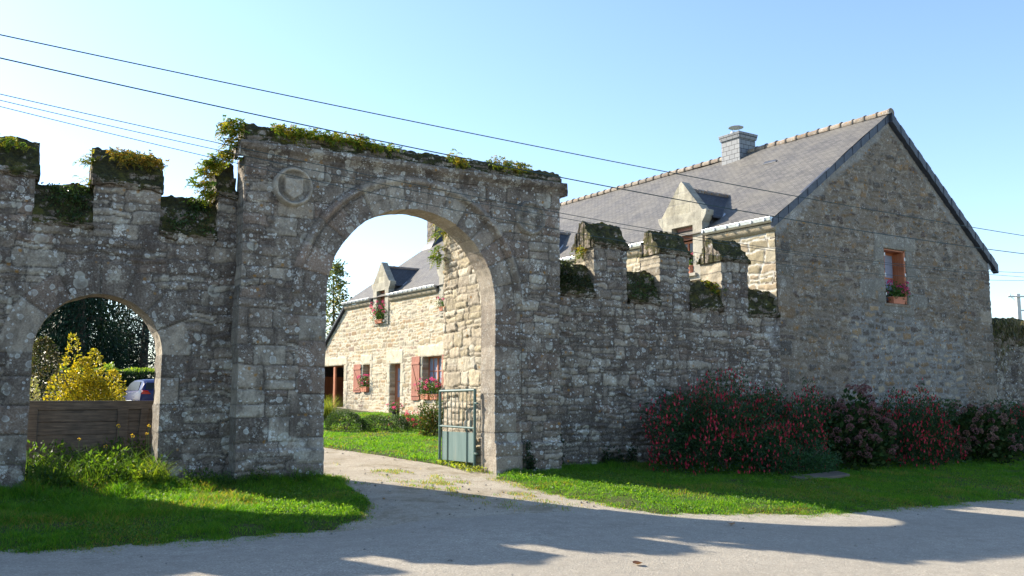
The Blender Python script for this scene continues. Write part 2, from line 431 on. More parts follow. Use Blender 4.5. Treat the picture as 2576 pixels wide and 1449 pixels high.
def panel(o, U, Wd, N, a0, a1, b0, b1, res, sdf, surf, thick=0, lay=None, strip=None, wob=.012, side=None, joint=False):
    """a wall face as a relief grid: cells where sdf>0 stay, their rim is drawn onto sdf=0 and carried back by thick"""
    na = max(2, int(round((a1-a0)/res))); nb = max(2, int(round((b1-b0)/res)))
    a = np.linspace(a0, a1, na+1); b = np.linspace(b0, b1, nb+1)
    A, B = np.meshgrid(a, b)
    if sdf is None: keep = np.ones((nb, na), bool)
    else:
        Ac, Bc = (A[:-1, :-1]+A[1:, 1:])/2, (B[:-1, :-1]+B[1:, 1:])/2
        keep = sdf(Ac, Bc) > 0
    cnt = np.zeros(A.shape); tot = np.zeros(A.shape)
    for dy in (0, 1):
        for dx in (0, 1):
            cnt[dy:nb+dy, dx:na+dx] += keep; tot[dy:nb+dy, dx:na+dx] += 1
    if sdf is not None:
        bv = (cnt > 0) & (cnt < tot)
        for it in range(2):
            x, z = A[bv], B[bv]; e = 1e-3; s = sdf(x, z)
            gx = (sdf(x+e, z)-s)/e; gz_ = (sdf(x, z+e)-s)/e
            g2 = np.maximum(gx*gx+gz_*gz_, .2); k = np.clip(s/g2, -res*1.2, res*1.2)
            A[bv] = x-k*gx; B[bv] = z-k*gz_
    h, col = surf(A, B)
    age = col[..., 3] if col.shape[-1] == 4 else np.ones(A.shape); col = col[..., :3]
    P = o+A[..., None]*U+B[..., None]*Wd+h[..., None]*N
    idx = -np.ones(A.shape, int); use = cnt > 0; idx[use] = np.arange(use.sum())
    V = [P[use]]; al0 = np.ones((int(use.sum()), 1)) if not joint else .15+.85*sstep(.055, .10, col[use].mean(1))[:, None]; al0 = al0*age[use][:, None]; Cc = [np.concatenate([col[use], al0], 1)]
    j, i = np.nonzero(keep)
    F = np.stack([idx[j, i], idx[j, i+1], idx[j+1, i+1], idx[j+1, i]], 1)
    flip = np.dot(np.cross(U, Wd), N) < 0
    if flip: F = F[:, ::-1]
    Fs = [F]
    if thick:
        kp = np.pad(keep, 1)
        es = []
        for (dj, di, p, q) in ((-1, 0, (0,0), (0,1)), (1, 0, (1,1), (1,0)), (0, -1, (1,0), (0,0)), (0, 1, (0,1), (1,1))):
            m = keep & ~kp[1+dj:nb+1+dj, 1+di:na+1+di]
            jj, ii = np.nonzero(m)
            es.append(np.stack([jj+p[0], ii+p[1], jj+q[0], ii+q[1]], 1))
        E = np.concatenate(es)
        if strip is not None:
            ea = (A[E[:, 0], E[:, 1]]+A[E[:, 2], E[:, 3]])/2; eb = (B[E[:, 0], E[:, 1]]+B[E[:, 2], E[:, 3]])/2
            E = E[strip(ea, eb)]
        if len(E):
            nl = lay or max(1, int(round(thick/(res*2.5))))
            key = np.unique(np.concatenate([E[:, 0]*(na+1)+E[:, 1], E[:, 2]*(na+1)+E[:, 3]]))
            lk = {k: n for n, k in enumerate(key)}
            kj, ki = key//(na+1), key % (na+1)
            P0 = P[kj, ki]; c0 = col[kj, ki]; n0 = sum(len(v) for v in V); nk = len(key)
            tang = None
            for k in range(nl+1):
                t = thick*k/nl
                w1 = fbm(A[kj, ki]*5+t*4, B[kj, ki]*5+t*3, 77, 3)*wob*(k > 0); w2 = fbm(A[kj, ki]*5+9+t*4, B[kj, ki]*5, 78, 3)*wob*(k > 0)
                fade = 1 if k == 0 else 0.
                Pk = o+A[kj, ki][:, None]*U+B[kj, ki][:, None]*Wd+(h[kj, ki]*fade-t)[:, None]*N+w1[:, None]*U+w2[:, None]*Wd
                ck = c0*(.88+.24*vn(A[kj, ki]*3+t*6, B[kj, ki]*3, 5))[:, None]; al = np.ones((nk, 1))
                if side is not None:                                 # cut faces: cleaner, warmer stone
                    lum = (c0.mean(1)/.22)[:, None]; ck = ck*(1-side[1])+np.array(side[0])*np.clip(.2+.8*lum, .3, 1.3)*(.85+.3*vn(A[kj, ki]*4+t*7, B[kj, ki]*4, 6))[:, None]*side[1]
                    al = al*side[2]
                V.append(Pk); Cc.append(np.concatenate([ck, al], 1))
            e0 = np.array([lk[x] for x in E[:, 0]*(na+1)+E[:, 1]]); e1 = np.array([lk[x] for x in E[:, 2]*(na+1)+E[:, 3]])
            for k in range(nl):
                q = np.stack([n0+k*nk+e0, n0+(k+1)*nk+e0, n0+(k+1)*nk+e1, n0+k*nk+e1], 1)
                Fs.append(q[:, ::-1] if flip else q)
    return np.concatenate(V), np.concatenate(Fs), np.concatenate(Cc)
def join(*ps):
    V = []; F = []; Cc = []; n = 0
    for v, f, c in ps:
        if c.shape[1] == 3: c = np.concatenate([c, np.ones((len(c), 1))], 1)
        V.append(v); F.append(f+n); Cc.append(c); n += len(v)
    return np.concatenate(V), np.concatenate(F), np.concatenate(Cc)
def box_sd(x, z, x0, x1, z0, z1):      # >0 outside the rectangle
    return np.maximum(np.maximum(x0-x, x-x1), np.maximum(z0-z, z-z1))
def arch_sd(x, z, cx, r, sp):
    w = .012*fbm(x*4, z*4, 31)
    return np.where(z > sp, np.hypot(x-cx, z-sp)-r, np.abs(x-cx)-r)+w
def loft_x(prof, x0, x1, res, amp=.03, f=4., seed=1, endcap=True, dz=(0, 0), jag=0., sub=5):
    """a coping: profile [(y, z)] run along X with a broken surface; dz tilts it from x0 to x1"""
    pr = np.array(prof, float); pts = []
    for k in range(len(pr)-1):
        for t in np.linspace(0, 1, sub, endpoint=False): pts.append(pr[k]*(1-t)+pr[k+1]*t)
    pts.append(pr[-1]); pts = np.array(pts); n = len(pts)
    nx = max(2, int(round((x1-x0)/res))); xs = np.linspace(x0, x1, nx+1)
    tl = np.linspace(0, 1, nx+1)
    s = np.arange(n)*.08
    Sx, Xx = np.meshgrid(s, xs)
    Y = np.tile(pts[:, 0], (nx+1, 1)); Z = np.tile(pts[:, 1], (nx+1, 1))+(dz[0]*(1-tl)+dz[1]*tl)[:, None]
    nrm = np.gradient(pts, axis=0); nrm = np.stack([-nrm[:, 1], nrm[:, 0]], 1); nrm /= np.maximum(np.linalg.norm(nrm, axis=1), 1e-6)[:, None]
    d = amp*fbm(Xx*f, Sx*f*2.2, seed, 4)+amp*.6*fbm(Xx*f*4, Sx*f*6, seed+7, 2)
    Y = Y+d*nrm[:, 0]*1.0; Z = Z+d*np.abs(nrm[:, 1])+jag*fbm(Xx*1.3, Sx*0, seed+5, 3)
    ends = (tl < 1e-6) | (tl > 1-1e-6)
    Xo = Xx.copy()
    Xo[0] += .035*fbm(Y[0]*6, Z[0]*6, seed+2); Xo[-1] += .035*fbm(Y[-1]*6, Z[-1]*6, seed+3)
    V = np.stack([Xo, Y, Z], -1).reshape(-1, 3)
    i, j = np.meshgrid(np.arange(nx), np.arange(n-1), indexing='ij')
    F = np.stack([i*n+j, (i+1)*n+j, (i+1)*n+j+1, i*n+j+1], -1).reshape(-1, 4)
    c = np.array(OLD)[0]*(.7+.6*vn(Xx*4, Sx*5, seed+11)).reshape(-1)[:, None]
    c = np.concatenate([c, np.ones((len(c), 1))], 1)
    parts = [(V, F, c)]
    if endcap:
        for k in (0, nx):
            ring = V[k*n:(k+1)*n]; lo = ring[:, 2].min()
            low = ring.copy(); low[:, 2] = lo; mid = (ring+low)/2; mid[:, 0] += .03*fbm(mid[:, 1]*8, mid[:, 2]*8, seed+k)
            Vc = np.concatenate([ring, mid, low]); jj = np.arange(n-1)
            Fc = np.concatenate([np.stack([jj+q*n, jj+1+q*n, jj+1+(q+1)*n, jj+(q+1)*n], 1) for q in (0, 1)])
            if k == 0: Fc = Fc[:, ::-1]
            parts.append((Vc, Fc, np.tile(np.array(OLD)[1], (len(Vc), 1))))
    return join(*parts)

# ---------------------------------------------------------------- street walls
FY = 17.39          # street face of the gateway
WY = 17.89          # street face of the walls on both sides
AX, AR, ASP = 7.72, 1.90, 3.60

def gateway():
    t = thing('stone_gateway', 'tall lichen-covered stone gateway block with a big round arch and two carved medallions', 'gateway', (AX, FY, 0))
    ash = stone_surf(11, OLD, OLDM, (.24, .48), (.35, .9), .016, .022, .026, .022, .03, 2.2, .18)
    rub = stone_surf(12, OLD, OLDM, (.12, .26), (.22, .65), .018, .03, .024, .03, .06, 2.6, .3, .012)
    base = blend(ash, rub, lambda a, b: sstep(.45, .6, vn(a*.7, b*.8, 4))*.999)
    rj = np.random.default_rng(3)
    th = np.sort(np.linspace(0, math.pi, 16)+rj.uniform(-.03, .03, 16)); th[0], th[-1] = -.02, math.pi+.02
    tv = rj.random(40); jb = np.cumsum(np.concatenate([[-.6], rj.uniform(.38, .56, 14)]))
    def surf(A, B):
        h, c = base(A, B)
        r = np.hypot(A-AX, B-ASP); an = np.arctan2(B-ASP, A-AX)
        ring = (r < 2.62) & (B > ASP)
        k = np.clip(np.searchsorted(th, an)-1, 0, 14)
        dj = np.minimum(an-th[k], th[k+1]-an)*r
        mask = sstep(.004, .03, dj)
        hv = .030*mask+(tv[k]-.5)*.012+.006*fbm(A*9, B*9, 5)
        roll = np.exp(-((r-2.50)/.06)**2)*.10-np.exp(-((r-2.40)/.03)**2)*.035+np.where(r > 2.44, .02, 0)
        roll = roll*(.55+.45*sstep(.35, .6, vn(A*1.3, B*1.3, 9)))
        hv = hv+roll
        cv = pick(OLD, tv[k], tv[(k*7) % 40])*1.2*(.35+.65*sstep(.002, .014, dj))[..., None]*(1+.2*np.exp(-((r-2.50)/.06)**2)-(.7*np.exp(-((r-2.385)/.022)**2)+.7*np.exp(-((r-2.60)/.02)**2)+.4*np.exp(-((r-2.16)/.016)**2))*sstep(.12, .4, vn(A*1.7, B*1.7, 23)))[..., None]  # roll tinted lighter, grooves darker: the moulding's shading put into the colour
        jm = (np.abs(A-AX) < 2.58) & (B <= ASP)
        kk = np.clip(np.searchsorted(jb, B+.02*fbm(A*2, B, 6))-1, 0, 13); left = (A < AX)
        tj = tv[(kk*3+left*11) % 40]
        dz_ = np.minimum(B-jb[kk], jb[kk+1]-B); dx_ = np.abs(np.abs(A-AX)-(2.58-.14*(tj > .5)))
        dd = np.minimum(np.abs(dz_), dx_); mj = sstep(.005, .03, dd)
        hj = .030*mj+(tj-.5)*.015+.006*fbm(A*9, B*9, 5)
        inside = np.abs(A-AX) < (2.58-.14*(tj > .5))
        cj = pick(OLD, tj, tv[(kk*5) % 40])*(.16+.84*sstep(.002, .014, dd))[..., None]
        w = (ring | (jm & inside))
        h = np.where(ring, hv, np.where(jm & inside, hj, h)); c = np.where(ring[..., None], cv, np.where((jm & inside)[..., None], cj, c))
        # worn pilaster step on each flank and the plinth
        pil = sstep(.0, .02, np.abs(A-AX)-2.66)*(B < 4.2)*.02
        pl = sstep(.62, .58, B)*.07
        age = np.where(ring | (jm & inside), .9, 1.)
        return h+pl-pil*.6, np.concatenate([c, age[..., None]], -1)
    def sdf(x, z):
        e = .03*fbm(z*2.2, x*0, 41)
        s = np.minimum(np.minimum(x-(4.14+e-.0), (11.31+e)-x), 6.22-z)
        return np.minimum(s, arch_sd(x, z, AX, AR, ASP))
    P = panel(np.array([0, FY, 0]), X3, Z3, -Y3, 4.05, 11.42, -.45, 6.22, .025, sdf, surf, .62, lay=12, strip=lambda a, b: b > -.2, side=((.36, .31, .24), .7, .35), joint=True)
    # back face (coarse), closing the block
    Q = panel(np.array([0, FY+.62, 0]), X3, Z3, Y3, 4.05, 11.42, -.45, 6.22, .12, sdf, lambda a, b: (0*a, np.tile(np.array(OLD[0]), (*a.shape, 1))))
    mk('wall', *join(P, Q)[:2], M['gate_stone'], t, join(P, Q)[2])
    corn = loft_x([(FY+.02, 6.18), (FY-.03, 6.20), (FY-.05, 6.27), (FY-.15, 6.36), (FY-.17, 6.43), (FY-.14, 6.47), (FY+.1, 6.50), (FY+.64, 6.52)], 4.02, 11.45, .05, .022, 3., 21)
    mk('cornice', *corn[:2], M['old_stone'], t, corn[2])
    cop = loft_x([(FY-.06, 6.46), (FY-.05, 6.58), (FY+.0, 6.72), (FY+.10, 6.83), (FY+.3, 6.86), (FY+.64, 6.84)], 4.13, 11.37, .04, .075, 2.6, 33, jag=.05, dz=(.02, -.10), sub=6)
    mk('coping', *cop[:2], M['old_moss_light'], t, cop[2])
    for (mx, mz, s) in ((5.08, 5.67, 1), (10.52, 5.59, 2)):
        nr, na = 26, 64
        r = np.linspace(.0, .40, nr+1); an = np.linspace(0, 2*math.pi, na, endpoint=False)
        Rr, An = np.meshgrid(r, an, indexing='ij'); x = Rr*np.cos(An); z = Rr*np.sin(An)
        rim = np.exp(-((Rr-.345)/.04)**2)*.10
        shield = sstep(0, .03, np.minimum(np.minimum(.20-np.abs(x), .18-z), z+.27-np.abs(x)*.75))*.07
        q = np.exp(-((np.abs(x)-.2)**2+(z-.2)**2)/.003)*.04
        er = (.018 if s == 1 else .028)*fbm(x*14, z*14, 50+s)
        h = (rim+shield+q)*(1 if s == 1 else .55)+er+.03
        h = np.where(Rr > .397, -.03, h)
        V = np.stack([mx+x, FY-.028-h, mz+z], -1).reshape(-1, 3)
        i, j = np.meshgrid(np.arange(nr), np.arange(na), indexing='ij')
        F = np.stack([i*na+j, i*na+(j+1) % na, (i+1)*na+(j+1) % na, (i+1)*na+j], -1).reshape(-1, 4)
        c = np.concatenate([np.array(OLD[5])*(1.35 if s == 1 else .85)*(.75+.5*vn(x*9, z*9, s)).reshape(-1)[:, None]*(1-(.55 if s == 1 else .3)*(Rr < .315)*(1-np.clip(shield/.07+q/.04, 0, 1))).reshape(-1)[:, None], np.full((x.size, 1), .45 if s == 1 else .9)], 1)  # recess round the shield painted darker: carving shade put into the colour
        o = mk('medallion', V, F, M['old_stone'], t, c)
        o['label'] = 'pale carved medallion with a shield' if s == 1 else 'darker, more worn medallion'
    return t
gateway()

def merlon_cap(x0, x1, lip, ridge, parent, seed, name='merlon_cap', mossy=True):
    p = loft_x([(WY+.02, lip-.03), (WY-.07, lip-.02), (WY-.085, lip+.05), (WY-.03, lip+.10), (WY+.16, lip+(ridge-lip)*.55), (WY+.33, ridge-.03), (WY+.42, ridge-.01), (WY+.52, ridge-.05),
                (WY+.66, lip+(ridge-lip)*.5), (WY+.86, lip+.04), (WY+.84, lip-.03)], x0, x1, .03, .085, 3.2, seed, dz=(.015, -.015), jag=.03)
    return mk(name, *p[:2], M['old_moss' if mossy else 'old_moss_light'], parent, p[2])
def gap_coping(x0, x1, lip, ridge, parent, seed):
    h = ridge-lip
    p = loft_x([(WY+.02, lip-.07), (WY-.05, lip-.06), (WY-.08, lip), (WY-.03, lip+.06), (WY+.07, lip+h*.38), (WY+.18, lip+h*.74), (WY+.33, ridge-.03), (WY+.45, ridge),
                (WY+.58, lip+h*.8), (WY+.72, lip+h*.45), (WY+.80, lip)], x0, x1, .035, .10, 3., seed, jag=.05)
    return mk('embrasure_coping', *p[:2], M['old_moss'], parent, p[2])

def left_wall():
    t = thing('crenellated_wall', 'crenellated stone wall pierced by a small round arch, left of the gateway', 'wall', (1.8, WY, 0))
    cx, r0, sp = 1.81, 1.06, 2.37
    rub = stone_surf(61, OLD, OLDM, (.13, .30), (.22, .75), .020, .03, .026, .03, .075, 2.4, .35, .014)
    rj = np.random.default_rng(8)
    th = np.array([-.02, .42, .80, 1.22, 1.60, 2.05, 2.5, math.pi+.02]); tv = rj.random(40)
    jb = np.array([-.6, -.1, .45, .95, 1.45, 1.95, 2.38, 2.9])
    def surf(A, B):
        h, c = rub(A, B)
        r = np.hypot(A-cx, B-sp); an = np.arctan2(B-sp, A-cx)
        k = np.clip(np.searchsorted(th, an)-1, 0, 6)
        ro = 1.48+.26*tv[k]
        ring = (r < ro) & (B > sp)
        dj = np.minimum(np.minimum(an-th[k], th[k+1]-an)*r, ro-r)
        hv = .034*sstep(.004, .03, dj)+(tv[k]-.5)*.012+.006*fbm(A*9, B*9, 5)
        cv = pick(OLD[2:5], tv[k+9], tv[k+20])*1.05*(.16+.84*sstep(.002, .014, dj))[..., None]
        kk = np.clip(np.searchsorted(jb, B+.03*fbm(A*2, B*0, 6))-1, 0, 6); left = A < cx
        tj = tv[(kk*3+left*11) % 40]; wj = 1.32+.38*tj
        jm = (np.abs(A-cx) < wj) & (B <= sp)
        dd = np.minimum(np.abs(np.minimum(B-jb[kk], jb[kk+1]-B)), wj-np.abs(A-cx))
        hj = .034*sstep(.005, .03, dd)+(tj-.5)*.015+.006*fbm(A*9, B*9, 5)
        cj = pick(OLD[1:5], tj, tv[(kk*5) % 40])*.95*(.16+.84*sstep(.002, .014, dd))[..., None]
        h = np.where(ring, hv, np.where(jm, hj, h)); c = np.where(ring[..., None], cv, np.where(jm[..., None], cj, c))
        return h, np.concatenate([c, np.where(ring | jm, .8, 1.)[..., None]], -1)
    mer = [(-4.75, -3.6), (-2.62, -1.47), (-.52, .63), (1.59, 2.73), (3.78, 4.3)]
    def sdf(x, z):
        top = np.full(x.shape, 4.60)
        s = 4.60-z
        for a, b in mer:
            s = np.maximum(s, np.minimum(np.minimum(x-a, b-x)+.015*fbm(z*4, x*0+a, 3), 5.45-z))
        return np.minimum(s, arch_sd(x, z, cx, r0, sp))
    P = panel(np.array([0, WY, 0]), X3, Z3, -Y3, -1., 4.2, -.25, 5.6, .025, sdf, surf, .70, lay=14, strip=lambda a, b: (b > -.2) & (a > -.95) & (a < 4.15), wob=.03, side=((.40, .34, .25), .75, .3), joint=True)
    def sdf2(x, z):
        s = 4.60-z
        for a, b in mer: s = np.maximum(s, np.minimum(np.minimum(x-a, b-x), 5.45-z))
        return s
    flat = lambda a, b: (0*a, np.tile(np.array(OLD[0]), (*a.shape, 1)))
    Q = panel(np.array([0, WY, 0]), X3, Z3, -Y3, -14, -1., -.5, 5.6, .12, sdf2, rub, .79, lay=2)
    B_ = panel(np.array([0, WY+.70, 0]), X3, Z3, Y3, -1, 4.2, -.25, 5.6, .12, sdf, flat)
    B2 = panel(np.array([0, WY+.79, 0]), X3, Z3, Y3, -14, -1, -.5, 5.6, .3, sdf2, flat)
    J = join(P, Q, B_, B2)
    mk('wall', J[0], J[1], M['old_stone'], t, J[2])
    for n, (a, b) in enumerate(mer): merlon_cap(a-.05, min(b+.05, 4.12), 5.46, 6.18, t, 100+n*7)
    for n in range(4): gap_coping(mer[n][1]-.0, mer[n+1][0]+.0, 4.66, 5.42, t, 140+n*5)
    gap_coping(-14, mer[0][0], 4.66, 5.42, t, 171)
left_wall()

def right_wall():
    t = thing('crenellated_wall', 'crenellated stone wall with three merlons between the gateway and the house gable', 'wall', (15, WY, 0))
    rub = stone_surf(71, OLD, OLDM, (.13, .30), (.22, .75), .022, .03, .028, .03, .08, 2.4, .38, .016)
    low = stone_surf(72, [(.13,.105,.085), (.17,.14,.11), (.10,.08,.065), (.21,.18,.145)], (.035, .028, .022), (.09, .18), (.2, .5), .03, .03, .04, .03, .05, 3.2, .2)
    f = blend(rub, low, lambda a, b: sstep(1.3, .9, b+.25*fbm(a*1.2, b, 4)))
    def surf(A, B):
        h, c = f(A, B)
        k = sstep(.45, .62, vn(A*1.5, B*1.2, 21))*sstep(17.6, 18.3, A)*sstep(3.9, 3.2, B)     # old lime mortar beside the gable
        return h, c*(1-.8*k)[..., None]+np.array((.36, .35, .33))*(.8*k)[..., None]
    mer = [(12.62, 13.60), (14.64, 15.60), (16.70, 17.64)]
    lip = lambda x: 3.98-.035*(x-11.6)
    ml = lambda x: 5.24-.014*(x-12.6)
    def sdf(x, z):
        s = lip(x)-z
        for a, b in mer: s = np.maximum(s, np.minimum(np.minimum(x-a, b-x)+.02*fbm(z*4, x*0+a, 3), ml(x)-z))
        return s
    P = panel(np.array([0, WY, 0]), X3, Z3, -Y3, 11.2, 18.75, -.65, 5.4, .027, sdf, surf, .79, lay=12, strip=lambda a, b: (b > 2) & (a < 18.7) & (a > 11.25), wob=.03, side=((.42, .36, .26), .85, .25), joint=True)
    B_ = panel(np.array([0, WY+.79, 0]), X3, Z3, Y3, 11.2, 18.75, -.65, 5.4, .12, sdf, lambda a, b: (0*a, np.tile(np.array(OLD[0]), (*a.shape, 1))))
    J = join(P, B_)
    mk('wall', J[0], J[1], M['old_stone'], t, J[2])
    for n, (a, b) in enumerate(mer): merlon_cap(a-.05, b+.05, ml(a)+.0, ml(a)+.60, t, 200+n*7)
    gx = [11.3]+[v for m in mer for v in m]+[18.72]
    for n in range(4):
        a, b = gx[2*n], gx[2*n+1]; gap_coping(a, b, lip(a)+.03, lip(a)+.82-.03*n, t, 240+n*5)
right_wall()

def stub_wall():
    t = thing('rubble_wall', 'sunlit rough rubble wall running back from the right pier of the gateway', 'wall', (9.7, 19, 0))
    f = stone_surf(81, STUB, STUBM, (.14, .38), (.16, .6), .022, .012, .026, .045, .055, 2.2, .5, .022)
    def sdf(y, z): return np.minimum(5.62+.35*(20.1-y)+.12*fbm(y*3, z*0, 7)-z, 20.1+.05*fbm(z*2.5, y*0, 8)-y)
    P = panel(np.array([9.72, 0, 0]), Y3, Z3, -X3, 18.0, 20.3, -.2, 6.6, .027, sdf, f, .7, lay=6, strip=lambda a, b: a > 18.05, wob=.05)
    mk('wall', *P[:2], M['tan_stone'], t, P[2])
    return t
stub_wall()

# ---------------------------------------------------------------- the long house
HA = math.radians(4.37)
HU = np.array([math.cos(HA), math.sin(HA), 0]); HV = np.array([-math.sin(HA), math.cos(HA), 0])
HC = np.array([18.73, 17.89, 0.])
VU, VV, VZ = Vector(HU), Vector(HV), Vector((0, 0, 1))
def hp(u, v, z): return HC+HU*u+HV*v+Z3*z
FR = (Vector(HC), VU, VV, VZ)                   # local axes: u along the gable, v into the yard, z up
RU, RZ, EZ = 5.55, 10.45, 6.47                  # ridge and eaves
house = thing('stone_house', 'long slate-roofed stone house with sunlit yard front and shaded street gable', 'house', tuple(hp(0, 0, 0)))
DORM = [3.5, 11.8, 17.6, 24.2]
OPEN = [(28.5, 32.2, .3, 3.23), (25.35, 26.15, 1.82, 3.18), (22.1, 23.15, .5, 3.13), (18.25, 19.95, 1.45, 3.36)]
DRESS = [(28.1, 32.8, 3.23, 3.66), (25.1, 26.45, 3.18, 3.68), (25.15, 26.4, 1.62, 1.82), (21.85, 23.55, 3.13, 3.78), (17.9, 20.35, 3.36, 3.86), (18.0, 20.2, 1.25, 1.45),
         (28.05, 28.5, .3, 1.1), (28.1, 28.5, 1.1, 1.7), (28.02, 28.5, 1.7, 2.4), (28.1, 28.5, 2.4, 3.23)]
for z0, z1, w in ((.4, 1.1, .55), (1.1, 1.6, .32), (1.6, 2.2, .5), (2.2, 2.7, .3), (2.7, 3.13, .45)):
    DRESS += [(23.15, 23.15+w, z0, z1), (22.1-.8+w, 22.1, z0, z1)]
for z0, z1, w in ((1.45, 1.9, .3), (1.9, 2.5, .42), (2.5, 3.0, .28), (3.0, 3.36, .4)):
    DRESS += [(26.15, 26.15+w*.8, z0, z1), (25.35-w*.7, 25.35, z0, z1), (19.95, 19.95+w*.7, z0, z1)]
def dress(f, rects, colr=(.62, .55, .41), seed=1):
    r = np.random.default_rng(seed).random((len(rects), 2))
    def g(A, B):
        h, c = f(A, B)
        for k, (a0, a1, b0, b1) in enumerate(rects):
            d = np.minimum(np.minimum(A-a0, a1-A), np.minimum(B-b0, b1-B))+.012*fbm(A*5, B*5, k)
            m = d > 0
            s = sstep(.004, .022, d)
            hh = .032*s+.006*fbm(A*8, B*8, 3); cc = np.array(colr)*(.85+.3*r[k, 0])
            cm = (cc*(.9+.2*vn(A*4, B*4, k))[..., None])*(.70+.30*s)[..., None]
            h = np.where(m, hh, h); c = np.where(m[..., None], cm, c)
        return h, c
    return g
def facade():
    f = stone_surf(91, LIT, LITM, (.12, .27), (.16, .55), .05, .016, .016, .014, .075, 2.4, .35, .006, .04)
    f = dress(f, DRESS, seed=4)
    ops = OPEN+[(d-.47, d+.47, 5.28, 6.9) for d in DORM]
    def sdf(v, z):
        top = np.where(v < 28.4, 6.16, 6.16-.725*(v-28.4))
        s = np.minimum(top-z, 33.6-v)
        for a0, a1, b0, b1 in ops: s = np.minimum(s, box_sd(v, z, a0, a1, b0, b1))
        return s
    far = panel(HC, HV, Z3, -HU, 9., 33.6, -.2, 6.2, .04, sdf, f, .36, lay=3, strip=lambda a, b: (b < 5.9) & (a > 9.1) & (b > -.1) & ((a < 28.45) | (b < 3.4)), wob=.004)
    q = stone_surf(92, TAN, TANM, (.28, .46), (.35, .85), .05, .02, .022, .02, .07, 2.0, .35, .012)
    g = stone_surf(93, LIT, LITM, (.14, .3), (.2, .55), .05, .018, .018, .016, .07, 2.4, .35, .008)
    near = panel(HC, HV, Z3, -HU, .0, 9., 3.0, 6.2, .03, sdf, blend(q, g, lambda a, b: sstep(1.9, 2.3, a+.3*fbm(b*1.4, a*0, 8))), .28, lay=3, strip=lambda a, b: (b < 5.9) & (a > .1) & (a < 8.9) & (b > 3.1), wob=.004)
    base = (np.array([hp(0, 0, -.5), hp(0, 9, -.5), hp(0, 9, 3.), hp(0, 0, 3.)]), np.array([[0, 1, 2, 3]]), np.tile(np.array(TAN[0]), (4, 1)))
    J = join(far, near, base)
    mk('facade_wall', J[0], J[1], M['lit_stone'], house, J[2])
facade()
GW = 11.05
def gable():
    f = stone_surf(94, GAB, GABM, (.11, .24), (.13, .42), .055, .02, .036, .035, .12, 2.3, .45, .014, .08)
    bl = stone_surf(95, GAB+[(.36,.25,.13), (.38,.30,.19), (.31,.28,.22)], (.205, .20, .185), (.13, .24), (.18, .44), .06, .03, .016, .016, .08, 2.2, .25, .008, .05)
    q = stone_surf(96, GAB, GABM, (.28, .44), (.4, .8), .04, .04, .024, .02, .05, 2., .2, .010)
    f1 = blend(f, bl, lambda a, b: sstep(.42, .56, vn(a*.55+3, b*.6+1, 12)*.45+.5*sstep(4.6, 3.6, b+.15*(a-6))*sstep(2.5, 3.8, a)*sstep(9.6, 8.4, a)))
    f2 = blend(f1, q, lambda a, b: sstep(.75, .55, np.minimum(a, GW-a)+.2*fbm(b*2, a*0, 3)))
    WIN = (5.0, 6.13, 4.42, 6.12)
    dr = [(4.55, 6.7, 6.12, 6.55), (4.5, 5.0, 5.7, 6.12), (4.7, 5.0, 5.15, 5.7), (4.45, 5.0, 4.75, 5.15), (4.6, 5.0, 4.42, 4.75), (6.13, 6.5, 5.6, 6.12), (6.13, 6.9, 5.2, 5.6), (6.13, 6.4, 4.8, 5.2), (6.13, 7.2, 4.35, 4.8), (4.75, 6.45, 4.10, 4.42), (3.7, 4.45, 4.5, 5.1)]
    f3 = dress(f2, dr, (.215, .20, .165), 9)
    def surf(a, b):
        h, c = f3(a, b)
        top = np.where(a < RU, EZ-.28+(RZ-EZ)/RU*a, RZ-.28-(RZ-6.15)/5.6*(a-RU))
        k = sstep(.32, .12, top-b+.18*fbm(a*2.3, b*2.3, 15))*.8            # pale repair mortar under the verges
        return h*(1-k*.6), c*(1-k)[..., None]+np.array((.30, .30, .285))*k[..., None]
    def sdf(a, b):
        top = np.where(a < RU, EZ-.12+(RZ-EZ)/RU*a, RZ-.12-(RZ-6.15)/5.6*(a-RU))
        return np.minimum(np.minimum(top-b, GW+.03*fbm(b*2.5, a*0, 2)-a), box_sd(a, b, *WIN))
    P = panel(HC, HU, Z3, -HV, 0., 11.2, -.7, 10.4, .03, sdf, surf, .44, lay=4, strip=lambda a, b: (((a > 4.9) & (a < 6.2) & (b > 4.3) & (b < 6.2)) | ((a > 10.9) & (b < 6.1))), wob=.004)
    mk('gable_wall', *P[:2], M['gable_stone'], house, P[2])
    # the other two sides, plain
    b = MB(FR)
    b.add([(GW-.35, .1, -.3), (GW-.35, 33, -.3), (GW-.35, 33, 6.2), (GW-.35, .1, 6.2)], [(0, 1, 2, 3)])
    b.add([(0, 28.3, 6.1), (GW-.3, 28.3, 6.1), (RU, 28.3, 10.3)], [(0, 1, 2)])
    b.box(.0, .4, .0, .4, -.7, 6.1)
    b.build('rear_wall', M['lit_stone'], house, col=GAB[0])
    # window lined with brown boards
    w = MB(FR)
    w.box(5.0, 5.05, .015, .42, 4.44, 6.11); w.box(6.09, 6.128, .0, .42, 4.44, 6.11); w.box(5.05, 6.09, .03, .42, 6.07, 6.115)
    for x0, x1, z0, z1 in ((5.055, 5.11, 4.5, 6.07), (6.03, 6.09, 4.5, 6.07), (5.11, 6.03, 6.0, 6.07), (5.11, 6.03, 4.5, 4.57), (5.52, 5.60, 4.57, 6.0), (5.11, 5.52, 5.24, 5.29), (5.60, 6.03, 5.24, 5.29)):
        w.box(x0, x1, .36, .42, z0, z1)
    wo = w.build('window', M['red_wood'], house, .004)
    MB(FR).box(5.10, 6.04, .385, .395, 4.55, 6.02).build('pane', M['curtain'], wo)
    for z in (4.72, 5.3, 5.93): MB(FR).box(5.035, 5.075, -.012, .02, z-.055, z+.055).build('hinge', M['white_plastic'], wo, .006)
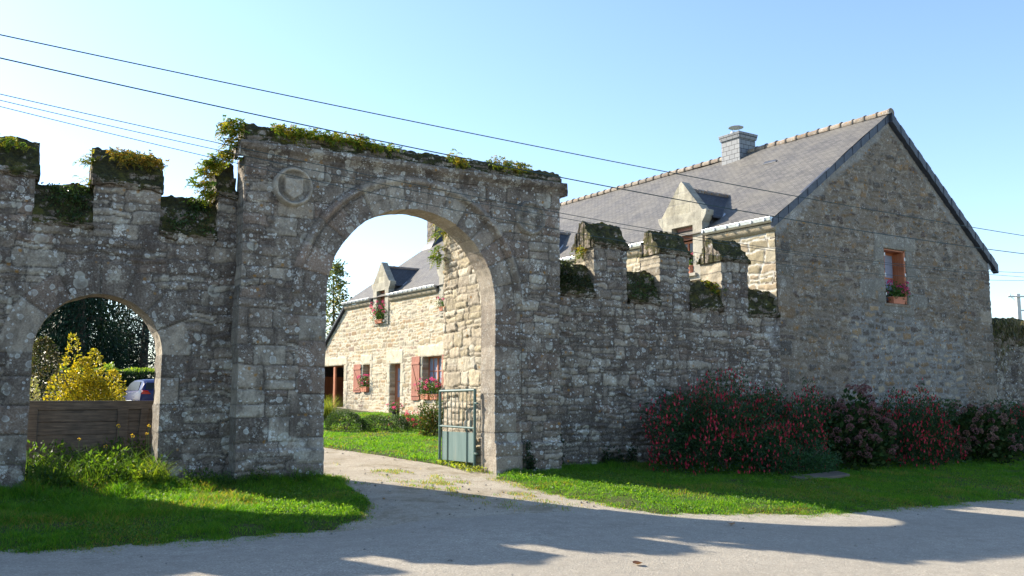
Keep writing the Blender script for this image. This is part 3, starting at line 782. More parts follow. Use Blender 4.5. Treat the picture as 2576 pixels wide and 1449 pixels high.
    for z in (5.35, 5.85): MB(FR).box(6.06, 6.10, -.03, -.004, z-.055, z+.055).build('hinge', M['white_plastic'], wo, .006)
    sh = MB(FR); sh.box(6.045, 6.085, -.005, .355, 4.46, 6.06)
    for k in range(4): sh.box(6.033, 6.047, .0+k*.089, .080+k*.089, 4.48, 6.04)
    sh.build('shutter', M['red_wood'], house, .003)
    MB(FR).box(4.9, 6.25, -.05, .2, 4.34, 4.425).build('window_sill', M['gable_stone'], house, .012, col=GAB[2])
gable()
def roof():
    nv, ns = 140, 26
    v = np.linspace(-.09, 28.5, nv+1); s = np.linspace(0, 1, ns+1); Vv, Ss = np.meshgrid(v, s, indexing='ij')
    out = []
    for side in (0, 1):
        if side == 0: u = -.12+(RU+.12)*Ss; z = EZ+(RZ-EZ)*Ss; L = math.hypot(RU+.12, RZ-EZ)
        else: u = 11.35-(11.35-RU)*Ss; z = 6.12+(RZ-6.12)*Ss; L = math.hypot(11.35-RU, RZ-6.12)
        zz = z+.05*fbm(Vv*.4, Ss*3, 5)+.008*fbm(Vv*3, Ss*20, 6)-.05*np.sin(Vv/28.5*math.pi)*0
        P = hp(0, 0, 0)+u[..., None]*HU+Vv[..., None]*HV+zz[..., None]*Z3
        i, j = np.meshgrid(np.arange(nv), np.arange(ns), indexing='ij'); n = ns+1
        F = np.stack([i*n+j, i*n+j+1, (i+1)*n+j+1, (i+1)*n+j], -1).reshape(-1, 4)
        out.append((P.reshape(-1, 3), F if side == 0 else F[:, ::-1], np.stack([Vv, Ss*L], -1).reshape(-1, 2)))
    V = np.concatenate([o[0] for o in out]); F = np.concatenate([out[0][1], out[1][1]+len(out[0][0])]); uv = np.concatenate([o[2] for o in out])
    mk('roof', V, F, M['slate'], house, uv=uv)
    rz = lambda u: EZ+(RZ-EZ)/(RU+.12)*(u+.12)
    s = MB(FR); s.hexa([(3.88, 3.05, rz(3.88)+.03), (3.99, 3.10, rz(3.99)+.03), (4.02, 3.58, rz(4.02)+.03), (3.91, 3.62, rz(3.91)+.03), (3.88, 3.05, rz(3.88)+.075), (3.99, 3.10, rz(3.99)+.07), (4.02, 3.58, rz(4.02)+.075), (3.91, 3.62, rz(3.91)+.07)])
    s.build('slate_patch', M['slate_edge'], house)
    # lean-to roof at the far end
    b = MB(FR)
    b.hexa([(-.15, 28.42, 6.20), (6.2, 28.42, 6.20), (6.2, 33.8, 2.36), (-.15, 33.8, 2.36), (-.15, 28.42, 6.34), (6.2, 28.42, 6.34), (6.2, 33.8, 2.50), (-.15, 33.8, 2.50)])
    b.build('lean_to_roof', M['slate_edge'], house)
    # verges
    m = MB(FR)
    def band(u0, z0, u1, z1, d, y0, y1): m.hexa([(u0, y0, z0-d), (u1, y0, z1-d), (u1, y1, z1-d), (u0, y1, z0-d), (u0, y0, z0), (u1, y0, z1), (u1, y1, z1), (u0, y1, z0)])
    sl = (RZ-EZ)/(RU+.12)
    nseg = 26
    for k in range(nseg):          # lapped verge slates
        a, b_ = k/nseg, (k+1.02)/nseg
        band(-.14+(RU+.14)*a, EZ-.012+(RZ-EZ)*a, -.14+(RU+.14)*b_, EZ-.012+(RZ-EZ)*b_, .25, -.075-.012*(k % 2), .02)
    m.build('verge', M['slate_edge'], house)
    m2 = MB(FR); m = m2
    for k in range(nseg):
        a, b_ = k/nseg, (k+1.02)/nseg
        band(11.38-(11.38-RU)*a, 6.10+(RZ-6.10)*a, 11.38-(11.38-RU)*b_, 6.10+(RZ-6.10)*b_, .30, -.17-.015*(k % 2), .02)
    m.build('verge', M['slate_edge'], house)
    e = MB(FR); e.box(10.95, 11.12, -.06, .25, 5.93, 6.17); e.prism([(11.2, 6.02), (11.42, 6.02), (11.42, 6.20), (11.3, 6.30), (11.2, 6.26)], .02, 28.4)
    e.build('gutter', M['zinc_dull'], house, .008)
    # ridge tiles
    r0 = np.random.default_rng(5); Vs = []; Fs = []; Cs = []; n = 0
    k = -.16
    while k < 28.2:
        L = .445; j0 = r0.uniform(-.008, .008)
        prof = [(0, 1.14), (.05, 1.14), (.055, 1.0), (L+.03, .93)]
        an = np.linspace(-.35, math.pi+.35, 13)
        colr = np.array([(.29, .225, .17), (.25, .205, .165), (.33, .27, .205)][r0.integers(3)])*r0.uniform(.8, 1.15)
        for dv, rr in prof:
            Vs.append(hp(RU, 0, RZ-.01+j0)+np.cos(an)[:, None]*HU*.135*rr+np.sin(an)[:, None]*Z3*.135*rr+HV*(k+L-dv if False else k+dv))
            Cs.append(np.tile(colr*(.45 if rr > 1.1 else 1), (13, 1)))
        for q in range(3):
            jj = np.arange(12); Fs.append(n+np.stack([q*13+jj, q*13+jj+1, (q+1)*13+jj+1, (q+1)*13+jj], 1))
        if k < 0: Vs.append(hp(RU, k, RZ-.01+j0)[None]); Cs.append(colr[None]); jj = np.arange(12); Fs.append(n+np.stack([jj+1, jj, np.full(12, 52), np.full(12, 52)], 1)); n += 1
        n += 52; k += L
    V = np.concatenate(Vs); F = np.concatenate(Fs)
    mk('ridge_tiles', V, [tuple(dict.fromkeys(f)) for f in F.tolist()], M['ridge'], house, np.concatenate(Cs), smooth_angle=40)
roof()
def gutters():
    spans = [(-.04, 2.5), (4.5, 10.8), (12.8, 16.6), (18.6, 23.2), (25.2, 28.5)]
    for a, b in spans:
        g = MB(FR)
        g.prism([(-.07, 6.36), (-.16, 6.36), (-.23, 6.41), (-.245, 6.50), (-.225, 6.50), (-.21, 6.43), (-.15, 6.385), (-.07, 6.385)], a, b)
        g.tube([(-.238, a, 6.502), (-.238, b, 6.502)], .014, 8)
        g.prism([(-.07, 6.36), (-.23, 6.41), (-.245, 6.5), (-.07, 6.5)], a, a+.012); g.prism([(-.07, 6.36), (-.23, 6.41), (-.245, 6.5), (-.07, 6.5)], b-.012, b)
        go = g.build('gutter', M['zinc'], house)
        x = a+.2
        while x < b:
            br = MB(FR); br.box(-.262, -.236, x-.02, x+.02, 6.39, 6.52); br.box(-.275, -.24, x-.035, x+.035, 6.415, 6.45); x += .46
            br.build('bracket', M['zinc_dull'], go, .004)
        c = MB(FR); c.prism([(.02, 6.12), (-.04, 6.13), (-.10, 6.19), (-.13, 6.27), (-.12, 6.34), (.02, 6.355)], a+.0, b)
        c.build('cornice', M['tan_stone'], house, .012, col=(.40, .33, .22))
gutters()
def chimneys():
    m = MB(FR); m.box(5.0, 5.86, 5.56, 6.42, 9.7, 10.95)
    vs = np.array(m.v); uv = np.stack([(vs-HC)@HU+(vs-HC)@HV, vs[:, 2]], 1)
    c = m.build('chimney', M['slate_clad'], house, uv=uv)
    k = MB(FR); k.hexa([(4.965, 5.525, 10.93), (5.895, 5.525, 10.93), (5.895, 6.455, 10.93), (4.965, 6.455, 10.93), (4.92, 5.48, 11.15), (5.94, 5.48, 11.15), (5.94, 6.50, 11.15), (4.92, 6.50, 11.15)])
    for q in range(7):
        y = 5.53+q*.14; k.hexa([(4.945, y, 10.95), (4.955, y+.006, 10.95), (4.955, y+.006, 11.13), (4.945, y, 11.13), (4.91, y+.06, 10.95), (4.92, y+.066, 10.95), (4.905, y+.11, 11.13), (4.90, y+.1, 11.13)]) if False else None
    k.build('chimney_cap', M['slate_clad'], c, .01, uv=np.stack([(np.array(k.v)-HC)@HU+(np.array(k.v)-HC)@HV, np.array(k.v)[:, 2]*.6], 1))
    w = MB(FR); w.lathe((5.25, 6.05, 11.15), [(.11, 0), (.11, .10), (.09, .11), (.09, .14)], 16); w.tube([(5.38, 5.9, 11.14), (5.38, 5.9, 11.46)], .02); w.tube([(5.2, 6.15, 11.14), (5.3, 6.05, 11.46)], .012)
    w.lathe((5.32, 5.98, 11.43), [(.27, 0), (.28, .015), (.20, .05), (.05, .085), (.01, .09)], 24)
    w.build('cowl', M['zinc'], c)
    f = stone_surf(97, GAB, (.13, .11, .09), (.14, .22), (.2, .4), .02, .03, .02, .02)
    Pn = [panel(hp(4.85, 0, 0), HV, Z3, -HU, 27.5, 28.4, 9.6, 12.1, .04, None, f), panel(hp(0, 27.5, 0), HU, Z3, -HV, 4.85, 6.3, 9.6, 12.1, .04, None, f)]
    J = join(*Pn); s = mk('chimney', J[0], J[1], M['gable_stone'], house, J[2])
    b = MB(FR); b.box(4.8, 6.35, 27.45, 28.45, 12.08, 12.2); b.box(4.9, 6.28, 27.55, 28.38, 9.6, 12.05)
    b.build('chimney_cap', M['gable_stone'], s, .01, col=GAB[1])
    fl = MB(FR); fl.hexa([(4.55, 27.45, 9.72), (5.5, 27.3, 10.4), (5.5, 28.55, 10.4), (4.55, 28.5, 9.72), (4.84, 27.49, 10.25), (5.5, 27.49, 10.7), (5.5, 28.42, 10.7), (4.84, 28.42, 10.25)])
    fl.build('flashing', M['slate_edge'], s)
chimneys()
def dormer(v0, n):
    blocks = stone_surf(300+n, [(.45,.42,.33), (.52,.48,.38), (.40,.37,.28), (.47,.43,.32)], (.36, .34, .29), (.32, .36), (.42, .62), .012, .01, .008, .008, .006, 1.5, 0, .005, 0)
    def sdf(v, z):
        x = np.abs(v-v0)
        g = (8.16-z)*.62-(x-.05)*.74
        w = np.where(z > 7.0, 1.0-.0*z, .84)
        s = np.minimum(np.minimum(g, w-x), np.minimum(z-5.08, 9-z))
        return np.minimum(s, box_sd(v, z, v0-.45, v0+.45, 5.30, 6.78))
    def surf(a, b):
        h, c = blocks(a, b)
        lint = (b > 6.78) & (b < 7.17)
        hl = .012+.004*fbm(a*7, b*7, n); e = sstep(.0, .012, np.minimum(b-6.78, 7.17-b))
        c = np.where(lint[..., None], np.array((.46, .43, .34))*(.62+.38*e)[..., None]*(.9+.2*vn(a*4, b*4, n))[..., None], c)
        jb = (b <= 6.78)
        c = np.where(jb[..., None], np.array((.48, .445, .36))*(.88+.24*vn(a*3, np.floor(b/.5)*7, n))[..., None], c)
        st = sstep(.5, .7, vn(a*2.5, b*1.2, n+4))*.35*(b > 6.9)
        return np.where(lint | jb, hl, h)+.02*(b > 7.17)*0, c*(1-st)[..., None]+np.array((.15, .14, .12))*st[..., None]
    P = panel(hp(-.045, 0, 0), HV, Z3, -HU, v0-1.04, v0+1.04, 5.05, 8.2, .026, sdf, surf, .33, lay=3, wob=.003)
    d = mk('dormer', *P[:2], M['dressed'], house, P[2])
    # kneelers, coping slabs
    for s in (-1, 1):
        k = MB(FR); k.prism([(v0+s*.83, 6.80), (v0+s*.93, 6.90), (v0+s*1.02, 7.04), (v0+s*1.04, 7.18), (v0+s*.83, 7.18)], -.06, .26, 'x')
        k.build('kneeler', M['dressed'], d, .015, col=(.50, .47, .38))
    # slate slopes, cheeks and ridge
    zt, ze = 7.98, 6.98
    rz = lambda u: EZ+(RZ-EZ)/(RU+.12)*(u+.12)
    ut = (zt-EZ)*(RU+.12)/(RZ-EZ)-.12+.12; ue = (ze-EZ)*(RU+.12)/(RZ-EZ)-.12
    m = MB(FR); uvs = []
    for s in (-1, 1):
        q = [(.20, v0, zt), (ut, v0, zt), (ue, v0+s*1.04, ze), (.20, v0+s*1.04, ze)]
        m.add(q, [(0, 1, 2, 3)]); m.add([(a, b, c-.05) for a, b, c in q], [(3, 2, 1, 0)]); m.add([q[3], q[2], (ue, v0+s*1.04, ze-.05), (.2, v0+s*1.04, ze-.05)], [(0, 1, 2, 3)])
        for a in ((0, 1, 1, 0, 0, 1, 1, 0, 1, 1, 1, 1)): pass
    loc = [((Vector(p)-FR[0]).dot(VU), (Vector(p)-FR[0]).dot(VV), p[2]) for p in m.v]
    m.build('dormer_roof', M['slate_dark'], d, uv=np.array([(a, (zt-c)*1.44) for a, b, c in loc]))
    for s in (-1, 1):
        c = MB(FR); y = v0+s*.86
        c.add([(.25, y, 6.35), (.25, y, 7.08), (ue+.06, y, 7.08), (.25, y, rz(.25))], [(0, 1, 2, 3)])
        c.build('cheek', M['slate_dark'], d, uv=np.array([((Vector(p)-FR[0]).dot(VU), p[2]) for p in c.v]))
    t = MB(FR); u = .26; q = 0
    while u < ut-.1:
        t.tube([(u, v0, zt+.0), (u+.42, v0, zt+.0)], [.075, .068], 10); t.tube([(u+.36, v0, zt), (u+.42, v0, zt)], .088, 10); u += .4
    t.build('ridge_tiles', M['ridge'], d, col=(.26, .21, .18))
    fz = MB(FR); s = -1
    fz.hexa([(ut, v0+.02*s, zt-.02), (ut+.12, v0+.02*s, zt+.05), (ue+.12, v0+s*1.06, ze+.05), (ue, v0+s*1.06, ze-.02), (ut, v0+.02*s, zt+.02), (ut+.12, v0+.02*s, zt+.09), (ue+.12, v0+s*1.06, ze+.09), (ue, v0+s*1.06, ze+.02)])
    fz.build('flashing', M['zinc_dull'], d)
    # window
    w = MB(FR)
    for a0, a1, b0, b1 in ((-.45, -.39, 5.3, 6.78), (.39, .45, 5.3, 6.78), (-.39, .39, 5.3, 5.37), (-.39, .39, 6.28, 6.34), (-.03, .03, 5.37, 6.3), (-.39, -.03, 5.84, 5.88), (.03, .39, 5.84, 5.88)):
        w.box(.20, .26, v0+a0, v0+a1, b0, b1)
    wo = w.build('window', M['red_wood'], d, .004)
    MB(FR).box(.225, .235, v0-.42, v0+.42, 5.33, 6.32).build('pane', M['glass'], d)
    bl = MB(FR)
    zb = 6.34 if n != 3 else 5.75
    for k_ in range(int((6.78-zb)/.05)): bl.box(.17+.004*(k_ % 2), .215, v0-.43, v0+.43, 6.78-(k_+1)*.05+.003, 6.78-k_*.05)
    bl.build('blind', M['pink_blind'] if n != 3 else M['shutter'], d, .004)
    MB(FR).box(-.13, .2, v0-.58, v0+.58, 5.20, 5.30).build('window_sill', M['dressed'], d, .01, col=(.55, .51, .42))
for n, v0 in enumerate(DORM): dormer(v0, n)
def yard_openings():
    def win(v0, v1, z0, z1, cols, rows, dep=.30, curtain=True):
        w = MB(FR); t = .06
        w.box(dep, dep+.07, v0, v0+t, z0, z1); w.box(dep, dep+.07, v1-t, v1, z0, z1); w.box(dep, dep+.07, v0+t, v1-t, z1-t, z1); w.box(dep, dep+.07, v0+t, v1-t, z0, z0+t)
        vm = (v0+v1)/2
        if cols > 1: w.box(dep-.01, dep+.06, vm-.05, vm+.05, z0+t, z1-t)
        for k in range(1, rows): z = z0+(z1-z0)*k/rows; w.box(dep+.01, dep+.05, v0+t, vm-.05 if cols > 1 else v1-t, z-.018, z+.018); (w.box(dep+.01, dep+.05, vm+.05, v1-t, z-.018, z+.018) if cols > 1 else None)
        if cols > 1:
            for q in (.5,): pass
            for a in ((v0+vm)/2, (v1+vm)/2): w.box(dep+.01, dep+.05, a-.015, a+.015, z0+t, z1-t)
        o = w.build('window', M['red_wood'], house, .004)
        MB(FR).box(dep+.045, dep+.05, v0+.03, v1-.03, z0+.03, z1-.03).build('pane', M['curtain'] if curtain else M['glass'], o)
    win(18.25, 19.95, 1.45, 3.36, 2, 3); win(25.35, 26.15, 1.82, 3.18, 1, 2, .30, False)
    # glazed door
    d = MB(FR)
    d.box(.27, .34, 22.1, 22.17, .7, 3.13); d.box(.27, .34, 23.08, 23.15, .7, 3.13); d.box(.27, .34, 22.17, 23.08, 3.05, 3.13)
    d.box(.28, .33, 22.19, 22.31, .72, 3.04); d.box(.28, .33, 22.94, 23.06, .72, 3.04); d.box(.28, .33, 22.31, 22.94, 2.93, 3.04); d.box(.28, .33, 22.31, 22.94, 1.45, 1.56); d.box(.295, .32, 22.31, 22.94, .72, 1.45); d.box(.285, .32, 22.31, 22.94, 2.28, 2.33)
    do = d.build('door', M['red_wood'], house, .005)
    MB(FR).box(.305, .312, 22.3, 22.95, 1.55, 2.95).build('pane', M['curtain'], do)
    MB(FR).box(-.12, .2, 22.0, 23.25, .45, .73).build('doorstep', M['dressed'], house, .01, col=(.5, .46, .36))
    def shutter(v0, v1, z0, z1, flip=1):
        s = MB(FR); n = 5
        for k in range(n): a = v0+(v1-v0)*k/n; s.box(-.075, -.048, a+.004, a+(v1-v0)/n-.004, z0, z1)
        so = s.build('shutter', M['shutter'], house, .004)
        b = MB(FR); h = z1-z0
        zb = (z0+h*.12, z1-h*.16)
        for z in zb: b.box(-.098, -.073, v0+.02, v1-.02, z-.05, z+.05)
        a0, a1 = (v0+.05, v1-.05) if flip > 0 else (v1-.05, v0+.05)
        b.hexa([(-.096, a0-.045, zb[0]+.05), (-.096, a0+.045, zb[0]+.05), (-.074, a0+.045, zb[0]+.05), (-.074, a0-.045, zb[0]+.05), (-.096, a1-.045, zb[1]-.05), (-.096, a1+.045, zb[1]-.05), (-.074, a1+.045, zb[1]-.05), (-.074, a1-.045, zb[1]-.05)])
        b.build('brace', M['shutter'], so, .004)
    shutter(20.12, 20.88, 1.42, 3.40); shutter(17.35, 18.1, 1.42, 3.40, -1); shutter(26.3, 27.15, 1.80, 3.22)
    # open garage under the lean-to: back wall, beam, post
    g = stone_surf(98, [(.16,.115,.075), (.19,.14,.095), (.13,.10,.07)], (.11, .085, .06), (.12, .22), (.2, .5), .03, .03, .02, .02)
    P = panel(hp(4.2, 0, 0), HV, Z3, -HU, 28.5, 33.5, .2, 3.4, .08, None, g)
    P2 = panel(hp(0, 28.52, 0), HU, Z3, HV, .3, 4.2, .2, 3.4, .08, None, g)
    J = join(P, P2); mk('garage_wall', J[0], J[1], M['tan_stone'], house, J[2])
    c = MB(FR); c.box(.3, 4.2, 28.5, 33.4, 3.24, 3.30); c.box(.3, 4.3, 33.3, 33.4, -.2, 3.3); c.box(.05, .14, 29.75, 29.98, .7, 3.23); c.box(.05, .12, 32.0, 32.2, .7, 3.23)
    c.build('garage_frame', M['red_wood'], house)
yard_openings()

# ---------------------------------------------------------------- ground sheets
def sheet(name, x0, x1, y0, y1, res, sdf, mat, dz=0., bumpy=.0, seed=1):
    P = panel(np.array([0, 0, 0.]), X3, Y3, Z3, x0, x1, y0, y1, res, sdf, lambda a, b: (gz(a, b)+dz+bumpy*fbm(a*1.1, b*1.1, seed), np.ones((*a.shape, 3))))
    return tag(mk(name, P[0], P[1], mat), kind='structure')
LX = np.array([-30, -6, 0, 1.6, 3.1, 4.5, 5.4, 5.9, 6.15, 6.2]); 
def left_edge(x):        # street side of the left verge, then round to the drive
    return np.interp(x, [-40, 0.3, 1.6, 3.1, 4.5, 5.2, 5.75, 6.05], [13.7, 13.2, 12.82, 12.78, 13.0, 13.5, 14.5, 16.8])
def wob(x, y, k=.19): return k*fbm(x*1.3, y*1.3, 61)+k*1.2*fbm(x*5, y*5, 62, 3)
def sd_left(x, y):
    return np.minimum(np.minimum(y-left_edge(x), 17.9-y), 6.15-x)+wob(x, y)
def right_edge(x): return np.interp(x, [9.1, 9.4, 9.7, 10.0, 10.5, 12.66, 15.3, 17.4, 19.4, 26, 60], [15.2, 13.9, 12.6, 12.15, 11.9, 11.3, 11.4, 11.55, 11.7, 11.7, 11.])
def right_left(y): return np.interp(y, [9, 11.3, 11.9, 12.2, 13.7, 15.1, 16.0, 16.9, 17.3], [12.5, 11.5, 10.3, 9.75, 9.42, 9.2, 9.2, 9.35, 9.75])
def sd_right(x, y):
    return np.minimum(np.minimum(x-right_left(y), y-right_edge(x)), 18.2+.075*np.maximum(x-18.7, 0)-y)+wob(x, y)
def sd_yard(x, y):
    e = np.interp(x, [-40, 0, 4, 8.1, 8.7, 9.2, 9.6], [27.5, 27, 26, 24.2, 21.6, 19.0, 18.3])
    fac = HC[0]-(y-HC[1])*math.tan(HA)
    return np.minimum(np.minimum(y-e, fac-.4-x), np.minimum(x+14, 46-y))+wob(x, y, .16)
sheet('ground', -260, 260, -60, 260, 6.5, None, M['field'], -.10)
sheet('driveway', -16, 22, 8, 48, .4, None, M['gravel'], -.010, .006, 3)
sheet('road', -40, 70, -12, 18, .35, lambda x, y: np.where(x < 5, np.interp(x, [-40, 0, 5, 40], [13.9, 13.3, 13.0, 12.4]), np.minimum(right_edge(x)+.4, 12.9))-y+.25*fbm(x*.9, y*.9, 4), M['road'], .008, .004, 4)
def vsheet(name, x0, x1, y0, y1, res, sd, mat, seed):        # a turf sheet that thins out to nothing at its rim
    P = panel(np.array([0, 0, 0.]), X3, Y3, Z3, x0, x1, y0, y1, res, lambda a, b: sd(a, b)-.16, lambda a, b: (gz(a, b)+.004+.05*sstep(.14, .6, sd(a, b))*(1+.5*fbm(a*1.1, b*1.1, seed)), np.ones((*a.shape, 3))))
    return tag(mk(name, P[0], P[1], mat), kind='structure')
vsheet('grass_verge', -14, 6.6, 11.8, 18.1, .10, sd_left, M['soil'], 5)
vsheet('grass_verge', 8.9, 44, 10., 20, .10, sd_right, M['soil'], 6)
vsheet('lawn', -14, 18, 17.6, 46, .2, sd_yard, M['soil'], 7)
def turf_z(x, y, sd): return gz(x, y)+.004+.05*sstep(.14, .6, sd)

# ---------------------------------------------------------------- leaves, blades, plants
def unit(v): return v/np.maximum(np.linalg.norm(v, axis=-1, keepdims=True), 1e-9)
def rdir(n, r): return unit(r.normal(size=(n, 3)))
def pal_pick(pal, n, r, var=.25):
    pal = np.array(pal); return pal[r.integers(0, len(pal), n)]*(1-var+2*var*r.random(n))[:, None]
def leaf_quads(Cn, D, L, Wd, col, r, fold=.25):
    n = len(Cn); L = np.broadcast_to(L, n)[:, None]; Wd = np.broadcast_to(Wd, n)[:, None]
    D = unit(D); s = unit(np.cross(D, rdir(n, r))); u = np.cross(s, D)
    V = np.stack([Cn, Cn+D*L*.5+s*Wd*.5+u*Wd*fold, Cn+D*L-u*L*.12, Cn+D*L*.5-s*Wd*.5+u*Wd*fold], 1).reshape(-1, 3)
    F = np.arange(4*n).reshape(n, 4)
    return V, F, np.repeat(col, 4, axis=0)
def cat(*ps): return join(*ps)
def blades(x, y, z, h, w, lean, col, r):
    n = len(x); a = r.random(n)*6.283; la = r.random(n)*6.283
    sx, sy = np.cos(a)*w/2, np.sin(a)*w/2; lx, ly = np.cos(la)*lean*h, np.sin(la)*lean*h
    vs = []
    for f, k, wd in ((0, 0, 1), (.55, .3, .8), (1, 1, .08)):
        zz = z+h*f*(1-.25*lean*k)
        vs += [np.stack([x+lx*k-sx*wd, y+ly*k-sy*wd, zz], 1), np.stack([x+lx*k+sx*wd, y+ly*k+sy*wd, zz], 1)]
    V = np.stack(vs, 1).reshape(-1, 3); b = np.arange(n)*6
    F = np.concatenate([np.stack([b, b+1, b+3, b+2], 1), np.stack([b+2, b+3, b+5, b+4], 1)])
    return V, F, np.repeat(col, 6, axis=0)
GRASS = [(.065, .20, .016), (.09, .24, .018), (.048, .165, .018), (.14, .265, .028), (.095, .19, .024)]
DRY = [(.26, .22, .09), (.22, .19, .07), (.17, .18, .05)]
def grass_field(name, sd, x0, x1, y0, y1, dens, hmin, hmax, seed, w=.008, cond=None, label_kind='stuff', extra=None):
    r = np.random.default_rng(seed); n = int(dens*(x1-x0)*(y1-y0))
    x = r.uniform(x0, x1, n); y = r.uniform(y0, y1, n); s = sd(x, y)
    k = (s > -.5) & (r.random(n) < (sstep(-.22, .25, s)+.10*sstep(-.5, -.1, s)*(vn(x*6, y*6, 31) > .5))*(.35+.65*sstep(.25, .5, vn(x*1.8, y*1.8, seed))))
    if cond is not None: k &= cond(x, y)
    x, y, s = x[k], y[k], s[k]; n = len(x)
    clump = .55+.9*vn(x*2.3, y*2.3, seed+1)*vn(x*7, y*7, seed+2)*1.6
    h = r.uniform(hmin, hmax, n)*clump*(.45+.55*sstep(0, .35, s))
    col = pal_pick(GRASS, n, r, .25)
    dry = sstep(.55, .8, vn(x*1.1, y*1.1, seed+3))*.5+sstep(.3, .0, s)*.5
    dk = sstep(.35, .7, vn(x*.9+5, y*.9, seed+5))[:, None]; col = col*(1-.35*dk)+col*np.array([.55, .8, .9])*.35*dk
    d = r.random(n) < dry*.6; col[d] = pal_pick(DRY, d.sum(), r, .2)
    if extra is not None: h = h*extra(x, y)
    P = blades(x, y, turf_z(x, y, s)-.01, h, w*(.7+.6*r.random(n)), .3+.7*r.random(n), col, r)
    cl = (r.random(n) < .10*sstep(.5, .72, vn(x*1.4, y*1.4, seed+8))) & (s > .1)            # clover and plantain between the blades
    if cl.any():
        m = int(cl.sum()); Lf = leaf_quads(np.stack([x[cl], y[cl], turf_z(x[cl], y[cl], s[cl])+.02+.05*r.random(m)], 1), rdir(m, r)*.8+np.array([0, 0, .5]), .036*(.6+.9*r.random(m)), .026, pal_pick([(.05, .14, .03), (.08, .18, .03), (.11, .2, .05)], m, r, .3), r)
        P = join(P, Lf)
    return tag(mk(name, *P[:2], M['grass'], None, P[2]), kind='stuff')
wallgrass = lambda y0: (lambda x, y: 1+2.2*sstep(y0-.45, y0, y)*vn(x*3, y*3, 9))
grass_field('grass', sd_left, -.6, 6.5, 12.2, 18., 4200, .035, .095, 1, extra=lambda x, y: 1+1.9*sstep(16.4, 17.2, y+.3*fbm(x*1.5, y, 3))*vn(x*3, y*3, 9)+1.6*sstep(13.6, 14.9, y)*sstep(5, 3, x)*vn(x*2, y*2, 4)*.5)
grass_field('grass', sd_left, -6., -.6, 12.2, 18., 1300, .035, .095, 21, w=.012)
grass_field('grass', sd_right, 9., 19., 11., 18., 3300, .035, .09, 2, extra=wallgrass(17.4))
grass_field('grass', sd_right, 19., 32., 11., 18.6, 1500, .035, .09, 3, w=.011)
grass_field('grass', sd_yard, 6., 17.6, 18., 40, 900, .04, .085, 4, w=.014)
grass_field('grass', sd_yard, -4., 6., 25., 44, 60, .05, .12, 14, w=.03)
# the worn green strip between the wheel tracks of the drive
def sd_mid(x, y):
    c = np.interp(y, [12, 14, 16, 18, 20, 22, 26], [8.6, 8.3, 8.0, 7.6, 7.2, 6.6, 5.2]); return .75-np.abs(x-c)
r_ = np.random.default_rng(77); n_ = 90000
x_ = r_.uniform(4.5, 10, n_); y_ = r_.uniform(12.5, 26, n_); s_ = sd_mid(x_, y_)
k_ = (s_ > -.3) & (r_.random(n_) < sstep(-.3, .3, s_)*sstep(.33, .56, vn(x_*1.7, y_*1.1, 5))*sstep(.3, .6, vn(x_*5, y_*4, 15))*sstep(12.5, 15, y_)); x_, y_ = x_[k_], y_[k_]
c_ = pal_pick(DRY+GRASS[:2], len(x_), r_, .25)
P_ = blades(x_, y_, gz(x_, y_)-.01, r_.uniform(.015, .06, len(x_)), .009, .6, c_, r_)
tag(mk('grass', *P_[:2], M['grass'], None, P_[2]), kind='stuff')
r_ = np.random.default_rng(78); n_ = 3000
x_ = r_.uniform(0, 24, n_); y_ = r_.uniform(5.5, 24, n_)
dr_ = (sd_left(x_, y_) < .1) & (sd_right(x_, y_) < .1) & (sd_yard(x_, y_) < .1) & ((y_ < 17) | ((x_ > 5.95) & (x_ < 9.5))) & ((x_ > 4) | (y_ < 17))
ed_ = (np.maximum(sd_left(x_, y_), sd_right(x_, y_)) > -.7) | (y_ > 12)
k_ = dr_ & (r_.random(n_) < np.where(ed_, 1., .12)); x_, y_ = x_[k_], y_[k_]; n_ = len(x_); s_ = .008+.026*r_.random(n_)**3
oc_ = np.array([(1,0,0),(0,1,0),(-1,0,0),(0,-1,0),(0,0,.7),(0,0,-.7)]); of_ = np.array([(0,1,4),(1,2,4),(2,3,4),(3,0,4),(1,0,5),(2,1,5),(3,2,5),(0,3,5)])
V_ = (oc_[None]*(s_[:, None, None])*(.6+.8*r_.random((n_, 6, 3))))+np.stack([x_, y_, gz(x_, y_)+.006], 1)[:, None]
F_ = (of_[None]+6*np.arange(n_)[:, None, None]).reshape(-1, 3)
tag(mk('pebbles', V_.reshape(-1, 3), F_, M['tan_stone'], None, np.repeat(pal_pick([(.38, .34, .28), (.30, .27, .23), (.45, .42, .36), (.20, .18, .15)], n_, r_, .2), 6, axis=0), smooth=False), kind='stuff')
def dome_pts(n, c, rx, ry, h, r, seed, lump=.22, inner=.45):
    d = rdir(n, r); d[:, 2] = np.abs(d[:, 2])*1.05-.12; d = unit(d)
    an = np.arctan2(d[:, 1], d[:, 0])
    k = 1+lump*fbm(an*1.6+seed, d[:, 2]*3.2, seed, 3)*2
    q = inner+(1-inner)*np.sqrt(r.random(n))
    hz = np.maximum(np.hypot(d[:, 0], d[:, 1]), 1e-4); sq = hz**.62/hz                 # fuller shoulders than a half ball
    P = np.stack([d[:, 0]*rx*sq, d[:, 1]*ry*sq, np.sign(d[:, 2])*np.abs(np.maximum(d[:, 2], -.05))**.72*h], 1)*(k*q)[:, None]
    return np.array(c)+P, d
def stems(c, rx, h, k, r, rad=.012):
    m = MB()
    for i in range(k):
        a = r.uniform(0, 6.28); e = r.uniform(.3, .8)
        m.tube([c, (c[0]+math.cos(a)*rx*e*.4, c[1]+math.sin(a)*rx*e*.4, c[2]+h*.45), (c[0]+math.cos(a)*rx*e, c[1]+math.sin(a)*rx*e, c[2]+h*.85)], [rad, rad*.7, rad*.3], 5)
    return m
